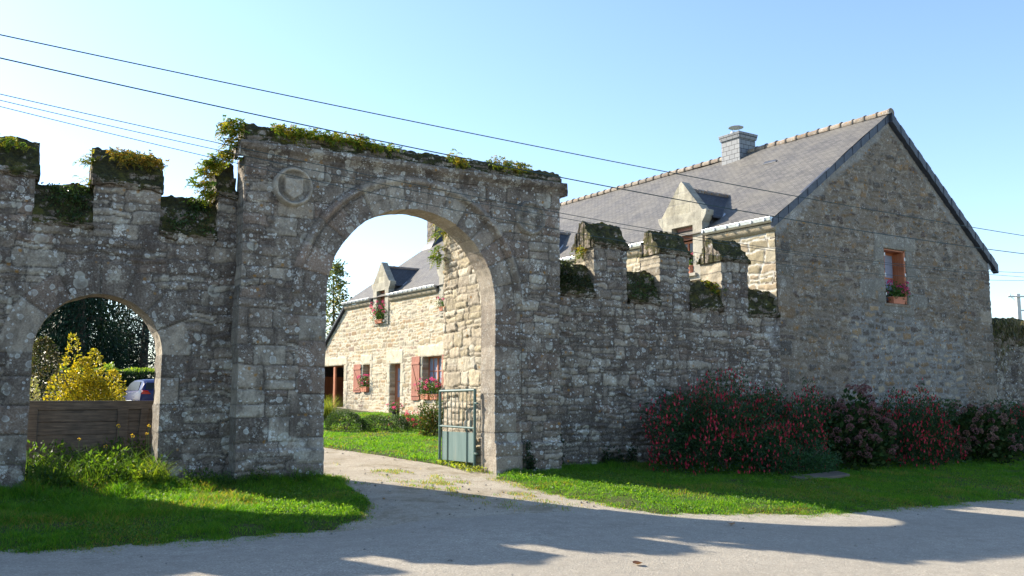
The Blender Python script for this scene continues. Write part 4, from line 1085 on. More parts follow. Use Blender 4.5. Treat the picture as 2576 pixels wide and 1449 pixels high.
def bush(name, label, ca, c, rx, ry, h, n, L, Wd, pal, seed, mat='leaf', lump=.22, inner=.45, group=None, droop=0., up=.3, jit=.9, spray=0):
    c = (c[0], c[1], float(gz(c[0], c[1])) if len(c) < 3 else c[2])
    t = thing(name, label, ca, c, group); r = np.random.default_rng(seed)
    P, d = dome_pts(n, c, rx, ry, h, r, seed, lump, inner)
    D = d+rdir(n, r)*jit+np.array([0, 0, up-droop])
    Q = leaf_quads(P, D, L*(.6+.8*r.random(n)), Wd*(.7+.6*r.random(n)), pal_pick(pal, n, r), r)
    sp = [Q]
    for i in range(spray):                       # arching sprays that break the outline
        a = r.uniform(0, 6.28); s0 = np.array(c)+np.array([math.cos(a)*rx*.75, math.sin(a)*ry*.75, h*r.uniform(.6, .95)])
        dr = np.array([math.cos(a)*.6, math.sin(a)*.5, .6]); m = 18; tt = np.linspace(0, 1, m)[:, None]
        sp.append(leaf_quads(s0+dr*tt*r.uniform(.3, .65)+np.array([0, 0, -.3])*tt**2, rdir(m, r)*.8+dr, L, Wd, pal_pick(pal, m, r), r))
    Q = join(*sp); mk('foliage', *Q[:2], M[mat], t, Q[2])
    stems(c, rx, h, 7, r).build('stems', M['bark'], t)
    return t, r, c
FUCH = [(.034, .085, .038), (.045, .10, .04), (.055, .115, .042), (.028, .066, .03)]
RED = [(.55, .035, .065), (.64, .07, .11), (.46, .03, .06)]
def fuchsia(label, c, rx, ry, h, seed, n=9000, nf=420):
    n = int(n*1.9); nf = int(nf*2.6)
    t, r, c = bush('fuchsia_bush', label, 'bush', c, rx, ry, h, n, .075, .032, FUCH, seed, lump=.28, inner=.35, group='flowering bushes along the wall', up=.1, spray=int(34*rx))
    P, d = dome_pts(nf, c, rx*1.03, ry*1.08, h*1.03, r, seed, .28, .82)
    k = d[:, 2] > -.05; P = P[k]; n2 = len(P)
    Ls = r.uniform(.035, .06, n2); cc = pal_pick(RED, n2, r, .2)
    D = np.tile([0, 0, -1.], (n2, 1))+rdir(n2, r)*.15
    A = leaf_quads(P, D, Ls*1.6, .042, cc, r, .1); B = leaf_quads(P, D, Ls*1.6, .042, cc, r, .1)
    Cq = leaf_quads(P+np.array([0, 0, .01]), np.tile([0, 0, -.25], (n2, 1))+rdir(n2, r), Ls*.7, .016, cc*.9, r)
    Q = cat(A, B, Cq); tag(mk('blossoms', *Q[:2], M['petal'], t, Q[2]), kind='stuff')
    return t
HEADS = {}
def head_mesh(key, rad, n, pal, seed, mat='petal', L=.03):
    r = np.random.default_rng(seed); d = rdir(n, r); d[:, 2] = np.abs(d[:, 2])*1.1-.25; d = unit(d)
    Q = leaf_quads(d*rad*.75, d+rdir(n, r)*.9, L, L*.95, pal_pick(pal, n, r, .3), r)
    me_o = mk('flower_head', *Q[:2], M[mat], None, Q[2]); me = me_o.data; bpy.data.objects.remove(me_o)
    HEADS[key] = me
HYD = [(.30, .125, .15), (.23, .11, .125), (.36, .18, .18), (.28, .17, .13), (.20, .115, .095)]
head_mesh('hyd0', .10, 110, HYD, 1, L=.035); head_mesh('hyd1', .10, 110, [(.33, .21, .155), (.39, .25, .2), (.26, .16, .115), (.31, .155, .15)], 2, L=.035)
head_mesh('pink0', .058, 44, [(.72, .06, .24), (.80, .11, .32), (.60, .04, .18)], 3, L=.024); head_mesh('pink1', .062, 44, [(.85, .16, .36), (.75, .10, .28)], 4, L=.026)
head_mesh('rose', .05, 30, [(.75, .06, .14), (.80, .12, .2), (.85, .25, .3)], 5, L=.03)
head_mesh('yellow', .022, 18, [(.85, .55, .02), (.8, .62, .05)], 6, L=.014); head_mesh('orange', .05, 26, [(.8, .25, .02), (.85, .4, .03)], 7, L=.03)
def head(key, t, p, s, r, name='flower_head'):
    o = bpy.data.objects.new(name, HEADS[key]); C.objects.link(o); o.parent = t; BASE[o] = BASE[t]
    o.location = np.array(p)-BASE[t]; o.scale = (s, s, s); o.rotation_euler = (r.uniform(-.6, .6), r.uniform(-.6, .6), r.uniform(0, 6)); return o
def hydrangea(label, c, rx, ry, h, seed, nh, keys):
    t, r, c = bush('hydrangea_bush', label, 'bush', c, rx, ry, h*.96, 3600, .14, .10, [(.03, .065, .022), (.045, .085, .025), (.06, .08, .03), (.025, .05, .02)], seed, mat='leaf_dull', lump=.16, inner=.4, group='flowering bushes along the wall')
    pts = []; tries = 0
    while len(pts) < nh and tries < 6000:
        P, d = dome_pts(1, c, rx, ry, h, r, seed, .16, .98); tries += 1
        if d[0, 2] < .12 or d[0, 1] > .55 or d[0, 2] < .25 and r.random() < .5: continue
        if all(np.linalg.norm(P[0]-q) > .13 for q in pts): pts.append(P[0])
    for p in pts: head(keys[r.integers(len(keys))], t, p, r.uniform(.75, 1.25), r)
    return t
fuchsia('largest red fuchsia bush, leaning against the wall with the three merlons', (15.75, 16.9), 1.95, 1.0, 1.98, 11, 11500, 640)
fuchsia('lower red fuchsia joining the largest one to the purple hydrangea', (18.15, 17.0), 1.15, .85, 1.8, 14, 6500, 330)
hydrangea('purple-brown hydrangea under the left corner of the house gable', (20.1, 16.95), 1.4, .95, 1.8, 21, 105, ['hyd0'])
fuchsia('red fuchsia bush between the two hydrangeas under the gable window', (23.0, 17.1), 2.0, .9, 1.82, 12, 11000, 520)
hydrangea('brownish hydrangea with dried heads at the right end of the gable', (26.1, 17.1), 1.35, .9, 1.45, 22, 90, ['hyd1', 'hyd1', 'hyd0'])
fuchsia('fuchsia bush cut off by the right edge, below the far mossy wall', (28.9, 17.4), 1.6, .9, 1.75, 13, 8000, 220)
bush('low_shrub', 'low feathery green shrub in front of the fuchsia, behind the fallen board', 'shrub', (17.3, 16.0), 1.25, .7, .8, 7500, .06, .022, [(.03, .095, .04), (.045, .12, .045), (.03, .075, .03)], 31, lump=.25, inner=.3)
zb_ = float(gz(17, 15.2))+.06
b_ = MB(); b_.hexa([(16.15, 14.85, zb_-.04), (17.95, 15.05, zb_-.01), (18.05, 15.5, zb_+.03), (16.25, 15.32, zb_), (16.15, 14.85, zb_+.03), (17.95, 15.05, zb_+.06), (18.05, 15.5, zb_+.10), (16.25, 15.32, zb_+.07)])
tag(b_.build('wooden_board', M['board_wood'], None, .01, origin=(17.1, 15.2, -.3)), 'weathered wooden board lying in the grass below the fuchsia', 'board')

# ferns and creepers rooted in the masonry
FERN = [(.20, .25, .02), (.14, .22, .025), (.29, .27, .03), (.10, .17, .02), (.32, .24, .03)]
def fern(label, pts, nf, ln, seed, pal=FERN, out=(0, -1, .3), name='fern_clump', lw=1., spread=.9):
    r = np.random.default_rng(seed); pts = np.array(pts, float); c = pts.mean(0); c[2] = pts[:, 2].min()
    t = thing(name, label, 'fern', tuple(c)); ps = []; st = MB()
    nf = int(nf*2.0)
    for i in range(nf):
        k = r.integers(len(pts)); p0 = pts[k]+r.normal(size=3)*np.array([.09, .05, .04])
        d = unit(np.array(out)+rdir(1, r)[0]*spread); L = ln*r.uniform(.55, 1.25); m = 9
        tt = np.linspace(.15, 1, m)[:, None]
        mid = p0+d*L*tt+np.array([0, 0, .25])*L*tt*(1-tt)*2-np.array([0, 0, .45])*L*tt**2
        side = unit(np.cross(d, [0, 0, 1.])+rdir(1, r)[0]*.3); cc = np.tile(pal_pick(pal, 1, r, .25), (m, 1))
        lw_ = L*.27*lw*np.sin(np.linspace(.5, 3.0, m))+.008
        for s in (-1, 1): ps.append(leaf_quads(mid, np.tile(side*s, (m, 1))+d*.35, lw_, L*.13, cc, r, .1))
        ps.append(leaf_quads(mid[-2:], np.tile(d, (2, 1)), L*.1, L*.05, cc[:2], r, .1))
    Q = cat(*ps); mk('fronds', *Q[:2], M['fern'], t, Q[2]); return t
def creeper(label, x0, x1, y, z0, z1, n, seed, L=.045, pal=None, name='creeping_plant', ca='creeper', deep=.10, Y2=None):
    r = np.random.default_rng(seed); pal = pal or [(.035, .075, .02), (.05, .10, .025), (.025, .05, .018), (.07, .10, .03)]
    k = 6; cx = r.uniform(x0, x1, k); cz = r.uniform(z0, z1, k)
    i = r.integers(0, k, n); x = cx[i]+r.normal(size=n)*(x1-x0)*.13; z = cz[i]+r.normal(size=n)*(z1-z0)*.16
    ok = (x > x0) & (x < x1) & (z > z0) & (z < z1); x, z = x[ok], z[ok]; n = len(x)
    yy = (y if Y2 is None else lerp(y, Y2, (z-z0)/(z1-z0)))-r.random(n)*deep
    t = thing(name, label, ca, (float(x.mean()), float(np.mean(yy)), float(z.min())))
    Q = leaf_quads(np.stack([x, yy, z], 1), np.array([0, -.6, .1])+rdir(n, r), L*(.6+.8*r.random(n)), L*.8, pal_pick(pal, n, r), r)
    mk('foliage', *Q[:2], M['leaf'], t, Q[2]); return t
fern('tall yellow-green ferns and ivy spilling down the left end of the gateway', [(4.02, 17.55, 6.62), (3.98, 17.6, 6.4), (3.95, 17.7, 6.2), (3.9, 17.75, 6.7), (3.82, 17.8, 6.12), (3.75, 17.9, 6.02), (3.62, 17.95, 5.85), (3.55, 17.95, 5.6), (3.60, 17.9, 6.0), (3.66, 17.95, 5.4), (4.0, 17.6, 6.8)], 230, .22, 41, out=(-.7, -.4, .55))
fern('thick band of ferns on top of the gateway, near its left end', [(4.75+.14*k, 17.36+.04*(k % 3), 6.78-.04*(k % 3)) for k in range(14)], 230, .165, 42, out=(0, -.8, .5))
fern('small dark fern on the gateway top above the arch crown', [(8.55, 17.36, 6.70), (8.75, 17.36, 6.62)], 30, .17, 43, out=(0, -.9, .1))
fern('yellow-green ferns on the right part of the gateway top', [(9.55+.1*k, 17.36, 6.74-.05*(k % 2)) for k in range(10)], 100, .14, 44, out=(0, -.85, .35))
fern('short dark ferns on the gateway top right of the thick band', [(6.75+.12*k, 17.36, 6.72-.04*(k % 2)) for k in range(5)], 34, .14, 45, pal=FERN[1:4], out=(0, -.9, .2))
fern('orange-green ferns on the cap of the merlon next to the gateway wall gap', [(1.95+.09*k, 18.02-.05*(k % 3), 6.05-.07*(k % 3)) for k in range(9)], 120, .14, 46, pal=[(.30, .22, .03), (.22, .20, .03), (.14, .16, .03), (.36, .22, .03)], out=(0, -.8, .3))
fern('little ferns on the sunlit left side of the middle left merlon', [(1.56, 18.1, 5.95), (1.55, 18.2, 5.55), (1.56, 18.15, 5.45), (1.55, 18.1, 5.85)], 34, .15, 47, out=(-.9, -.1, .3))
fern('green ferns on the merlon cap cut by the left edge', [(.1+.08*k, 18.0, 6.05-.05*(k % 2)) for k in range(4)], 40, .13, 48, pal=FERN[1:4], out=(0, -.8, .3))
fern('small fern on the sunlit side of the merlon beside the gateway', [(12.6, 18.3, 5.15), (12.6, 18.35, 5.05)], 22, .17, 49, out=(-.9, -.2, .3))
fern('bright fern in the gap before the last merlon', [(16.55, 18.2, 4.55), (16.6, 18.1, 4.45), (16.62, 18.0, 4.3)], 34, .16, 50, out=(-.5, -.5, .4))
fern('drooping ferns on the top of the sunlit rubble wall behind the arch', [(9.66, 20.0, 5.55), (9.62, 20.05, 5.2), (9.62, 20.1, 5.0), (9.66, 19.9, 5.75), (9.6, 20.1, 4.95)], 42, .24, 51, pal=FERN[:4], out=(-.8, .1, .1))
creeper('toadflax creeping over the mossy gap at the far left', .68, 1.55, 17.80, 4.68, 5.4, 900, 61, Y2=18.15)
creeper('toadflax creeping over the mossy gap beside the gateway', 2.78, 3.7, 17.80, 4.68, 5.4, 800, 62, Y2=18.15)
creeper('dry grass and moss tuft in the gap beside the gateway, right wall', 11.36, 12.5, 17.78, 4.05, 4.8, 1500, 63, .05, [(.03, .05, .015), (.05, .06, .02), (.02, .035, .012)], Y2=18.1)
creeper('green weed tuft in the second mossy gap of the right wall', 13.7, 14.5, 17.78, 4.0, 4.6, 500, 64, Y2=18.05)
creeper('dark ivy climbing the foot of the wall left of the big fuchsia', 12.75, 13.75, 17.84, -.15, .85, 1300, 65, .06, [(.018, .04, .018), (.03, .055, .02)], 'ivy', 'ivy')
creeper('narrow ivy in the corner where the gateway meets the right wall', 11.32, 11.62, 17.84, -.1, .75, 600, 66, .055, [(.018, .04, .018), (.03, .055, .02)], 'ivy', 'ivy')
creeper('thin ivy on the inner side of the right pier foot', 10.28, 10.62, 17.32, .0, .62, 400, 67, .05, [(.018, .04, .018), (.03, .055, .02)], 'ivy', 'ivy')

# weeds in front of the small arch
def weeds(label, x0, x1, y0, y1, n, h, seed, pal, L=.09, W=.035, flowers=0, key='yellow', fl_h=.3):
    r = np.random.default_rng(seed); x = r.uniform(x0, x1, n); y = r.uniform(y0, y1, n)
    t = thing('weed_clump', label, 'weeds', ((x0+x1)/2, (y0+y1)/2, float(gz(x0, (y0+y1)/2))))
    hh = h*vn(x*2.2, y*2.2, seed)*1.5; z = gz(x, y)+r.random(n)*hh
    Q = leaf_quads(np.stack([x, y, z], 1), rdir(n, r)+np.array([0, 0, .7]), L*(.5+r.random(n)), W*(.6+.8*r.random(n)), pal_pick(pal, n, r, .3), r)
    m = n//3; xx, yy = x[:m], y[:m]
    B = blades(xx, yy, gz(xx, yy)-.01, h*(.5+1.1*r.random(m)), .010, .4+.6*r.random(m), pal_pick(pal, m, r, .3), r)
    Q = cat(Q, B); mk('foliage', *Q[:2], M['grass'], t, Q[2])
    if flowers:
        s = MB()
        for i in range(flowers):
            px, py = r.uniform(x0+.2, x1-.2), r.uniform(y0, y1); p = (px, py, float(gz(px, py))+fl_h*r.uniform(.8, 1.5))
            s.tube([(px+.03, py, float(gz(px, py))), p], .004, 5); head(key, t, p, r.uniform(1, 1.6), r)
        s.build('stalks', M['leaf'], t, col=(.07, .14, .03))
    return t
GW_ = [(.035, .09, .02), (.05, .115, .02), (.026, .065, .018), (.075, .14, .025)]
weeds('tall dark weeds with yellow flowers at the foot of the plank barrier', .78, 2.95, 17.3, 19.3, 4200, .55, 71, GW_, flowers=6, fl_h=.75)
weeds('bright leafy weed against the right jamb of the small arch', 2.45, 3.0, 17.2, 17.75, 900, .42, 72, [(.13, .22, .03), (.10, .19, .03), (.18, .25, .05)], .08, .05)
weeds('grassy weeds along the foot of the left pier of the gateway', 3.2, 5.6, 17.0, 17.38, 1500, .26, 73, GW_, .07, .02)
weeds('low weeds below the metal gate', 9.2, 9.65, 17.7, 19.4, 500, .10, 74, [(.12, .18, .04), (.18, .22, .08)], .06, .035)

# ---------------------------------------------------------------- gate, barrier
def gate():
    t = thing('metal_gate', 'open green metal gate leaf with bars above and a sheet panel below', 'gate', (9.5, 18.08, 0))
    H0 = Vector((9.50, 18.06, 0)); E = Vector((9.30, 19.42, 0)); d = (E-H0); Ln = d.length; d.normalize()
    nrm = Vector((d.y, -d.x, 0))
    fr = (H0, d, nrm, Vector((0, 0, 1)))
    m = MB(fr)
    m.tube([(0, 0, -.06), (0, 0, 1.76)], .032, 10); m.tube([(Ln, 0, .04), (Ln, 0, 1.74)], .032, 10)
    m.tube([(0, 0, 1.74), (Ln, 0, 1.72)], .032, 10); m.tube([(0, 0, .0), (Ln, 0, .06)], .030, 10)
    m.build('frame', M['green_paint'], t)
    MB(fr).tube([(0, 0, .90), (Ln+.03, 0, .92)], .026, 10).build('mid_rail', M['green_paint'], t)
    for k in range(8):
        x = Ln*(k+1)/9
        MB(fr).tube([(x, 0, .02 if k in (1, 6) else .91), (x, 0, 1.73)], .010, 6).build('bar', M['green_paint'], t)
    MB(fr).box(.07, Ln-.07, .012, .020, .15, .80).build('panel', M['green_sheet'], t)
    l = MB(fr); l.box(Ln-.05, Ln+.07, .02, .05, .90, .95); l.tube([(Ln-.1, .05, .93), (Ln+.06, .05, .93)], .010, 6)
    l.build('latch', M['zinc_dull'], t, .004)
    h = MB(fr)
    for z in (.35, 1.45): h.box(-.10, .0, -.03, .03, z-.02, z+.02)
    for z, a in ((.35, 0), (1.45, 1)): pass
    h.build('hinge', M['green_paint'], t, .004)
gate()
def barrier():
    t = thing('plank_barrier', 'old grey plank barrier closing the lower part of the small arch', 'barrier', (1.9, 19.5, 0.05))
    r = random.Random(4)
    y0 = 19.5
    MB().box(.64, 3.5, y0+.045, y0+.06, .0, 1.34).build('backing', M['weathered_wood'], t)
    m = MB(); m.box(.62, 3.5, y0-.03, y0+.06, 1.34, 1.515); m.build('top_rail', M['weathered_wood'], t, .01)
    zs = [.02, .34, .62, .87, 1.11, 1.335]
    for a, b in zip(zs[:-1], zs[1:]):
        j = r.uniform(-.006, .006)
        MB().box(.64, 3.5, y0+j, y0+.04+j, a+.004, b).build('plank', M['weathered_wood'], t, .006)
    for a, b, tilt in ((.80, .97, 0), (2.36, 2.56, .0), (2.74, 2.88, .05)):
        m = MB(); m.hexa([(a-tilt, y0-.05, .0), (b-tilt, y0-.05, .0), (b-tilt, y0+.0, .0), (a-tilt, y0+.0, .0), (a+tilt, y0-.05, 1.36), (b+tilt, y0-.05, 1.36), (b+tilt, y0+.0, 1.36), (a+tilt, y0+.0, 1.36)])
        m.build('post', M['weathered_wood'], t, .008)
barrier()

# ---------------------------------------------------------------- overhead cables and the far pole
CAB = [([(-.04, 6.19), (3.13, 6.06), (7.54, 5.83), (10.98, 5.78), (20.95, 5.57), (22.19, 5.55)], .008, 'highest thick overhead cable crossing the whole picture'),
       ([(-.03, 5.89), (3.15, 5.68), (5.48, 5.54), (9.33, 5.33), (20.81, 5.10), (22.14, 5.11)], .009, 'second thick overhead cable, just touching the gateway top'),
       ([(0, 5.44), (2.71, 5.16), (5.93, 4.95), (8.49, 4.74), (20.76, 4.58), (22.09, 4.63)], .0055, 'top wire of the three thin overhead wires'),
       ([(0, 5.37), (2.71, 5.07), (5.93, 4.84), (11.66, 4.555), (20.75, 4.495), (22.08, 4.54)], .005, 'middle wire of the three thin overhead wires'),
       ([(0.01, 5.29), (2.64, 4.97), (5.93, 4.66), (11.66, 4.31), (20.73, 4.37), (22.07, 4.44)], .005, 'lowest wire of the three thin overhead wires')]
for n, (pts, rad, lb) in enumerate(CAB):
    p = np.array(pts); cf = np.polyfit(p[:, 0], p[:, 1], 2 if n < 2 else 3); a, b = p[0, 0], p[-1, 0]
    xs = np.linspace(-9, 40, 99); zs = np.polyval(cf, np.clip(xs, a, b))
    sl0, sl1 = np.polyval(np.polyder(cf), a), np.polyval(np.polyder(cf), b)
    zs = zs+np.where(xs < a, (xs-a)*sl0, 0)+np.where(xs > b, (xs-b)*sl1, 0)
    m = MB(); m.tube([(x, 13.0+.03*n, z) for x, z in zip(xs, zs)], rad, 6)
    o = m.build('overhead_cable', M['cable'], None, origin=(10, 13, 5)); tag(o, lb, 'cable', 'overhead cables')
def pole():
    x, y = 50.2, 30.; z0 = float(gz(x, y))
    t = thing('utility_pole', 'pale concrete utility pole with crossarm beyond the far right wall', 'pole', (x, y, z0))
    d = Vector((-.5, .866, 0)).normalized(); e = Vector((.866, .5, 0))
    fr = (Vector((x, y, 0)), Vector((.866, -.5, 0)), Vector((.5, .866, 0)), Vector((0, 0, 1)))
    m = MB(fr); m.hexa([(-.16, -.14, z0), (.16, -.14, z0), (.16, .14, z0), (-.16, .14, z0), (-.10, -.09, 7.32), (.10, -.09, 7.32), (.10, .09, 7.32), (-.10, .09, 7.32)]); m.build('mast', M['concrete'], t, .01)
    m = MB(fr); m.box(-.62, 1.1, -.16, -.09, 7.12, 7.2); m.hexa([(-.45, -.14, 7.12), (-.40, -.14, 7.12), (-.04, -.10, 6.85), (-.09, -.10, 6.85), (-.45, -.12, 7.12), (-.40, -.12, 7.12), (-.04, -.08, 6.85), (-.09, -.08, 6.85)]); m.build('crossarm', M['concrete'], t, .01)
    MB(fr).box(.1, .9, -.05, .0, 6.35, 6.42).build('lower_arm', M['zinc_dull'], t)
    for q in (-.5, .45, .95):
        MB(fr).lathe((q, -.125, 7.2), [(.035, 0), (.05, .03), (.03, .06), (.045, .09), (.02, .13)], 10).build('insulator', M['white_plastic'], t)
pole()
def far_wall():
    t = thing('rubble_wall', 'low shaded rubble wall with mossy top beyond the gable corner', 'wall', tuple(hp(15, .5, 0)))
    f = stone_surf(111, [(.20,.17,.13), (.26,.22,.16), (.16,.135,.11)], (.07, .055, .045), (.16, .3), (.25, .6), .03, .04, .05, .05, .07, 2.4, .3, .015)
    P = panel(hp(0, .35, 0), HU, Z3, -HV, 11.0, 24, -.3, 3.9, .05, lambda a, b: 3.45+.2*fbm(a*.8, a*0, 5)-b, f, .6, lay=2)
    mk('wall', *P[:2], M['old_stone'], t, P[2])
    c = loft_x([(.35, 3.3), (.22, 3.5), (.20, 3.8), (.35, 4.15), (.6, 4.35), (.9, 4.2), (1.0, 3.4)], 11.05, 24, .10, .16, 1.6, 121, jag=.18)
    V = HC+HU*c[0][:, :1]+HV*c[0][:, 1:2]+Z3*c[0][:, 2:3]
    mk('coping', V, c[1], M['old_moss'], t, c[2])
    r = np.random.default_rng(9); n = 2600
    u = r.uniform(11.5, 20, n); v = .25-.35*r.random(n); z = 4.3-2.6*r.random(n)**1.5*vn(u*1.2, u*0, 4)
    D = np.tile([0, 0, -1.], (n, 1))+rdir(n, r)*.5
    Q = leaf_quads(HC+u[:, None]*HU+v[:, None]*HV+z[:, None]*Z3, D, .22*(.5+r.random(n)), .03, pal_pick([(.16, .13, .09), (.12, .11, .05), (.22, .19, .10), (.05, .07, .02)], n, r), r)
    k = thing('dry_vine', 'dry brown vine hanging over the far low wall', 'vine', tuple(hp(15, .1, 2)))
    mk('vines', *Q[:2], M['leaf'], k, Q[2])
far_wall()

# ---------------------------------------------------------------- flower pots
def pot(label, c, kind, seed, nfl, spread=(.28, .16, .28), pot_size=(.30, .10, .17), key=('pink0', 'pink1'), ax=None, group=None, matp='terracotta', leafn=420):
    """kind 'trough' (long box) or 'round'; ax = direction of its long side"""
    c = np.array(c, float); t = thing('flower_pot', label, 'flower pot', tuple(c), group); r = np.random.default_rng(seed)
    ax = np.array(ax if ax is not None else [1., 0, 0]); ay = np.array([-ax[1], ax[0], 0])
    w, d, h = pot_size; fr = (Vector(c), Vector(ax), Vector(ay), Vector((0, 0, 1))); m = MB(fr)
    if kind == 'trough':
        m.hexa([(-w*.85, -d*.8, 0), (w*.85, -d*.8, 0), (w*.85, d*.8, 0), (-w*.85, d*.8, 0), (-w, -d, h), (w, -d, h), (w, d, h), (-w, d, h)]); m.box(-w-.012, w+.012, -d-.012, d+.012, h-.03, h)
    else: m.lathe((0, 0, 0), [(w*.7, 0), (w*.95, h*.8), (w*1.08, h*.82), (w*1.08, h), (w*.9, h), (w*.85, h*.85)], 18)
    m.build('pot', M[matp], t, .006)
    a = r.normal(size=(leafn, 3))*np.array([spread[0]*.6, spread[1]*.7, spread[2]*.28])+np.array([0, 0, h+spread[2]*.35])
    P = c+a[:, :1]*ax+a[:, 1:2]*ay+a[:, 2:3]*Z3
    Q = leaf_quads(P, rdir(leafn, r)+np.array([0, 0, .4]), .06, .055, pal_pick([(.05, .12, .025), (.08, .17, .03), (.035, .085, .02)], leafn, r), r)
    mk('foliage', *Q[:2], M['leaf'], t, Q[2])
    for i in range(nfl):
        a = np.array([r.uniform(-1, 1)*spread[0]*1.1, r.normal()*spread[1]*.9-(.0), h+spread[2]*(.25+.75*r.random())])
        head(key[r.integers(len(key))], t, c+a[0]*ax+a[1]*ay+a[2]*Z3, r.uniform(.9, 1.5), r)
    return t
G_ = 'geranium pots on the house window sills'
pot('terracotta trough of pink geraniums in the shaded gable window', hp(5.62, .02, 4.425), 'trough', 1, 17, (.42, .12, .46), (.33, .10, .21), ax=HU, group=G_, leafn=520)
pot('red pot with a single pink geranium in the dormer above the merlons', hp(-.02, 3.18, 5.30), 'round', 2, 4, (.10, .08, .42), (.11, .1, .24), ax=HV, group=G_, leafn=140)
pot('hanging mass of pink geraniums in the yard dormer', hp(-.08, 24.2, 5.16), 'trough', 3, 34, (.55, .22, .85), (.40, .10, .18), ax=HV, group=G_, leafn=900)
pot('pink geraniums in the dormer half hidden by the rubble wall', hp(-.08, 17.9, 5.30), 'trough', 4, 12, (.50, .16, .5), (.35, .10, .18), ax=HV, group=G_, leafn=420)
pot('terracotta trough of pink geraniums at the small yard window', hp(-.08, 25.75, 1.83), 'trough', 5, 20, (.42, .16, .62), (.36, .10, .24), ax=HV, group=G_, leafn=560)
pot('left terracotta trough of pink geraniums at the large yard window', hp(-.08, 19.5, 1.46), 'trough', 6, 24, (.48, .18, .66), (.36, .10, .24), ax=HV, group=G_, leafn=640)
pot('right terracotta trough of pink geraniums at the large yard window', hp(-.08, 18.65, 1.46), 'trough', 7, 24, (.48, .18, .66), (.36, .10, .24), ax=HV, group=G_, leafn=640)
pot('stone trough of pink flowers beside the open garage', hp(-1.2, 29.6, float(gz(15, 45))-.25), 'trough', 8, 22, (.75, .2, .45), (.65, .2, .42), ax=HV, matp='tan_stone', leafn=600)
pot('small pot of pale pink flowers in front of the yard door', (15.6, 37., float(gz(15, 37))), 'round', 9, 9, (.26, .2, .42), (.17, .1, .28), matp='tan_stone', leafn=320, key=('pink1',))

# ---------------------------------------------------------------- planting in the yard
TOP = [(.035, .075, .03), (.05, .10, .035), (.07, .12, .045), (.03, .06, .03)]
bush('clipped_bush', 'left clipped round bush on the yard lawn', 'bush', (10.55, 29.3), .66, .62, .70, 5200, .05, .022, TOP, 81, lump=.10, inner=.72, group='clipped bushes on the lawn')
bush('clipped_bush', 'right, flatter clipped bush on the yard lawn', 'bush', (11.80, 28.9), .86, .66, .56, 5600, .05, .022, TOP, 82, lump=.10, inner=.72, group='clipped bushes on the lawn')
t_, r_, c_ = bush('rose_bush', 'rose bush full of pink flowers right of the clipped bushes', 'rose bush', (13.15, 29.6), .80, .5, .55, 2000, .06, .04, [(.06, .12, .03), (.10, .16, .05), (.16, .17, .07)], 83, lump=.3, inner=.3)
for i in range(60):
    P_, d_ = dome_pts(1, c_, .82, .5, .62, r_, 83, .3, .8); head('rose', t_, P_[0], r_.uniform(.8, 1.3), r_)
t_, r_, c_ = bush('evergreen_shrub', 'dark leafy shrub behind the free end of the metal gate', 'shrub', (12.35, 26.2), .50, .45, 1.15, 2600, .09, .04, [(.03, .07, .02), (.05, .10, .03), (.10, .12, .03), (.16, .10, .03)], 84, lump=.25, inner=.3)
t_, r_, c_ = bush('flower_bed', 'clump of orange marigolds left of the clipped bushes', 'flowers', (9.75, 30.3), .4, .35, .35, 700, .07, .03, [(.07, .14, .03), (.10, .16, .04)], 85, lump=.3, inner=.2)
for i in range(10):
    P_, d_ = dome_pts(1, c_, .42, .36, .4, r_, 85, .3, .8); head('orange', t_, P_[0], r_.uniform(.8, 1.2), r_)
t_ = thing('ornamental_grass', 'tuft of tall ornamental grass beside the left pier, far in the yard', 'grass tuft', (11.6, 34.5, float(gz(11, 34.5)))); r_ = np.random.default_rng(6); n_ = 500
x_ = 11.6+r_.normal(size=n_)*.16; y_ = 34.5+r_.normal(size=n_)*.16
Q_ = blades(x_, y_, gz(x_, y_), r_.uniform(.6, 1.25, n_), .016, .3+.5*r_.random(n_), pal_pick([(.10, .16, .04), (.15, .2, .06)], n_, r_), r_); mk('foliage', *Q_[:2], M['grass'], t_, Q_[2])

# behind the small arch
def cone_pts(n, c, rx, ry, h, r, seed, p=.8, lump=.3):
    tt = r.random(n)**1.3; an = r.random(n)*6.283
    rad = (1-tt)**p*(.35+.65*np.sqrt(r.random(n)))*(1+lump*2*fbm(an*1.5+seed, tt*5, seed, 3))
    return np.array(c)+np.stack([np.cos(an)*rad*rx, np.sin(an)*rad*ry, tt*h], 1), np.stack([np.cos(an), np.sin(an), 0*an], 1)
YEL = [(.55, .42, .02), (.45, .38, .03), (.34, .32, .03), (.60, .50, .05), (.22, .24, .03)]
def shrub_cone(name, label, ca, c, rx, ry, h, n, L, Wd, pal, seed, p=.6, mat='leaf', lump=.3, group=None):
    c = (c[0], c[1], float(gz(c[0], c[1]))); t = thing(name, label, ca, c, group); r = np.random.default_rng(seed)
    P, d = cone_pts(n, c, rx, ry, h, r, seed, p, lump)
    Q = leaf_quads(P, d+rdir(n, r)*.9+np.array([0, 0, .5]), L*(.6+.8*r.random(n)), Wd*(.7+.6*r.random(n)), pal_pick(pal, n, r), r)
    mk('foliage', *Q[:2], M[mat], t, Q[2]); stems(c, rx, h*.8, 6, r, .03).build('stems', M['bark'], t); return t
c_ = (2.5, 27.2, float(gz(2.5, 27.2))); t_ = thing('golden_shrub', 'bright golden-leaved shrub behind the plank barrier', 'shrub', c_); r_ = np.random.default_rng(91); Qs_ = []
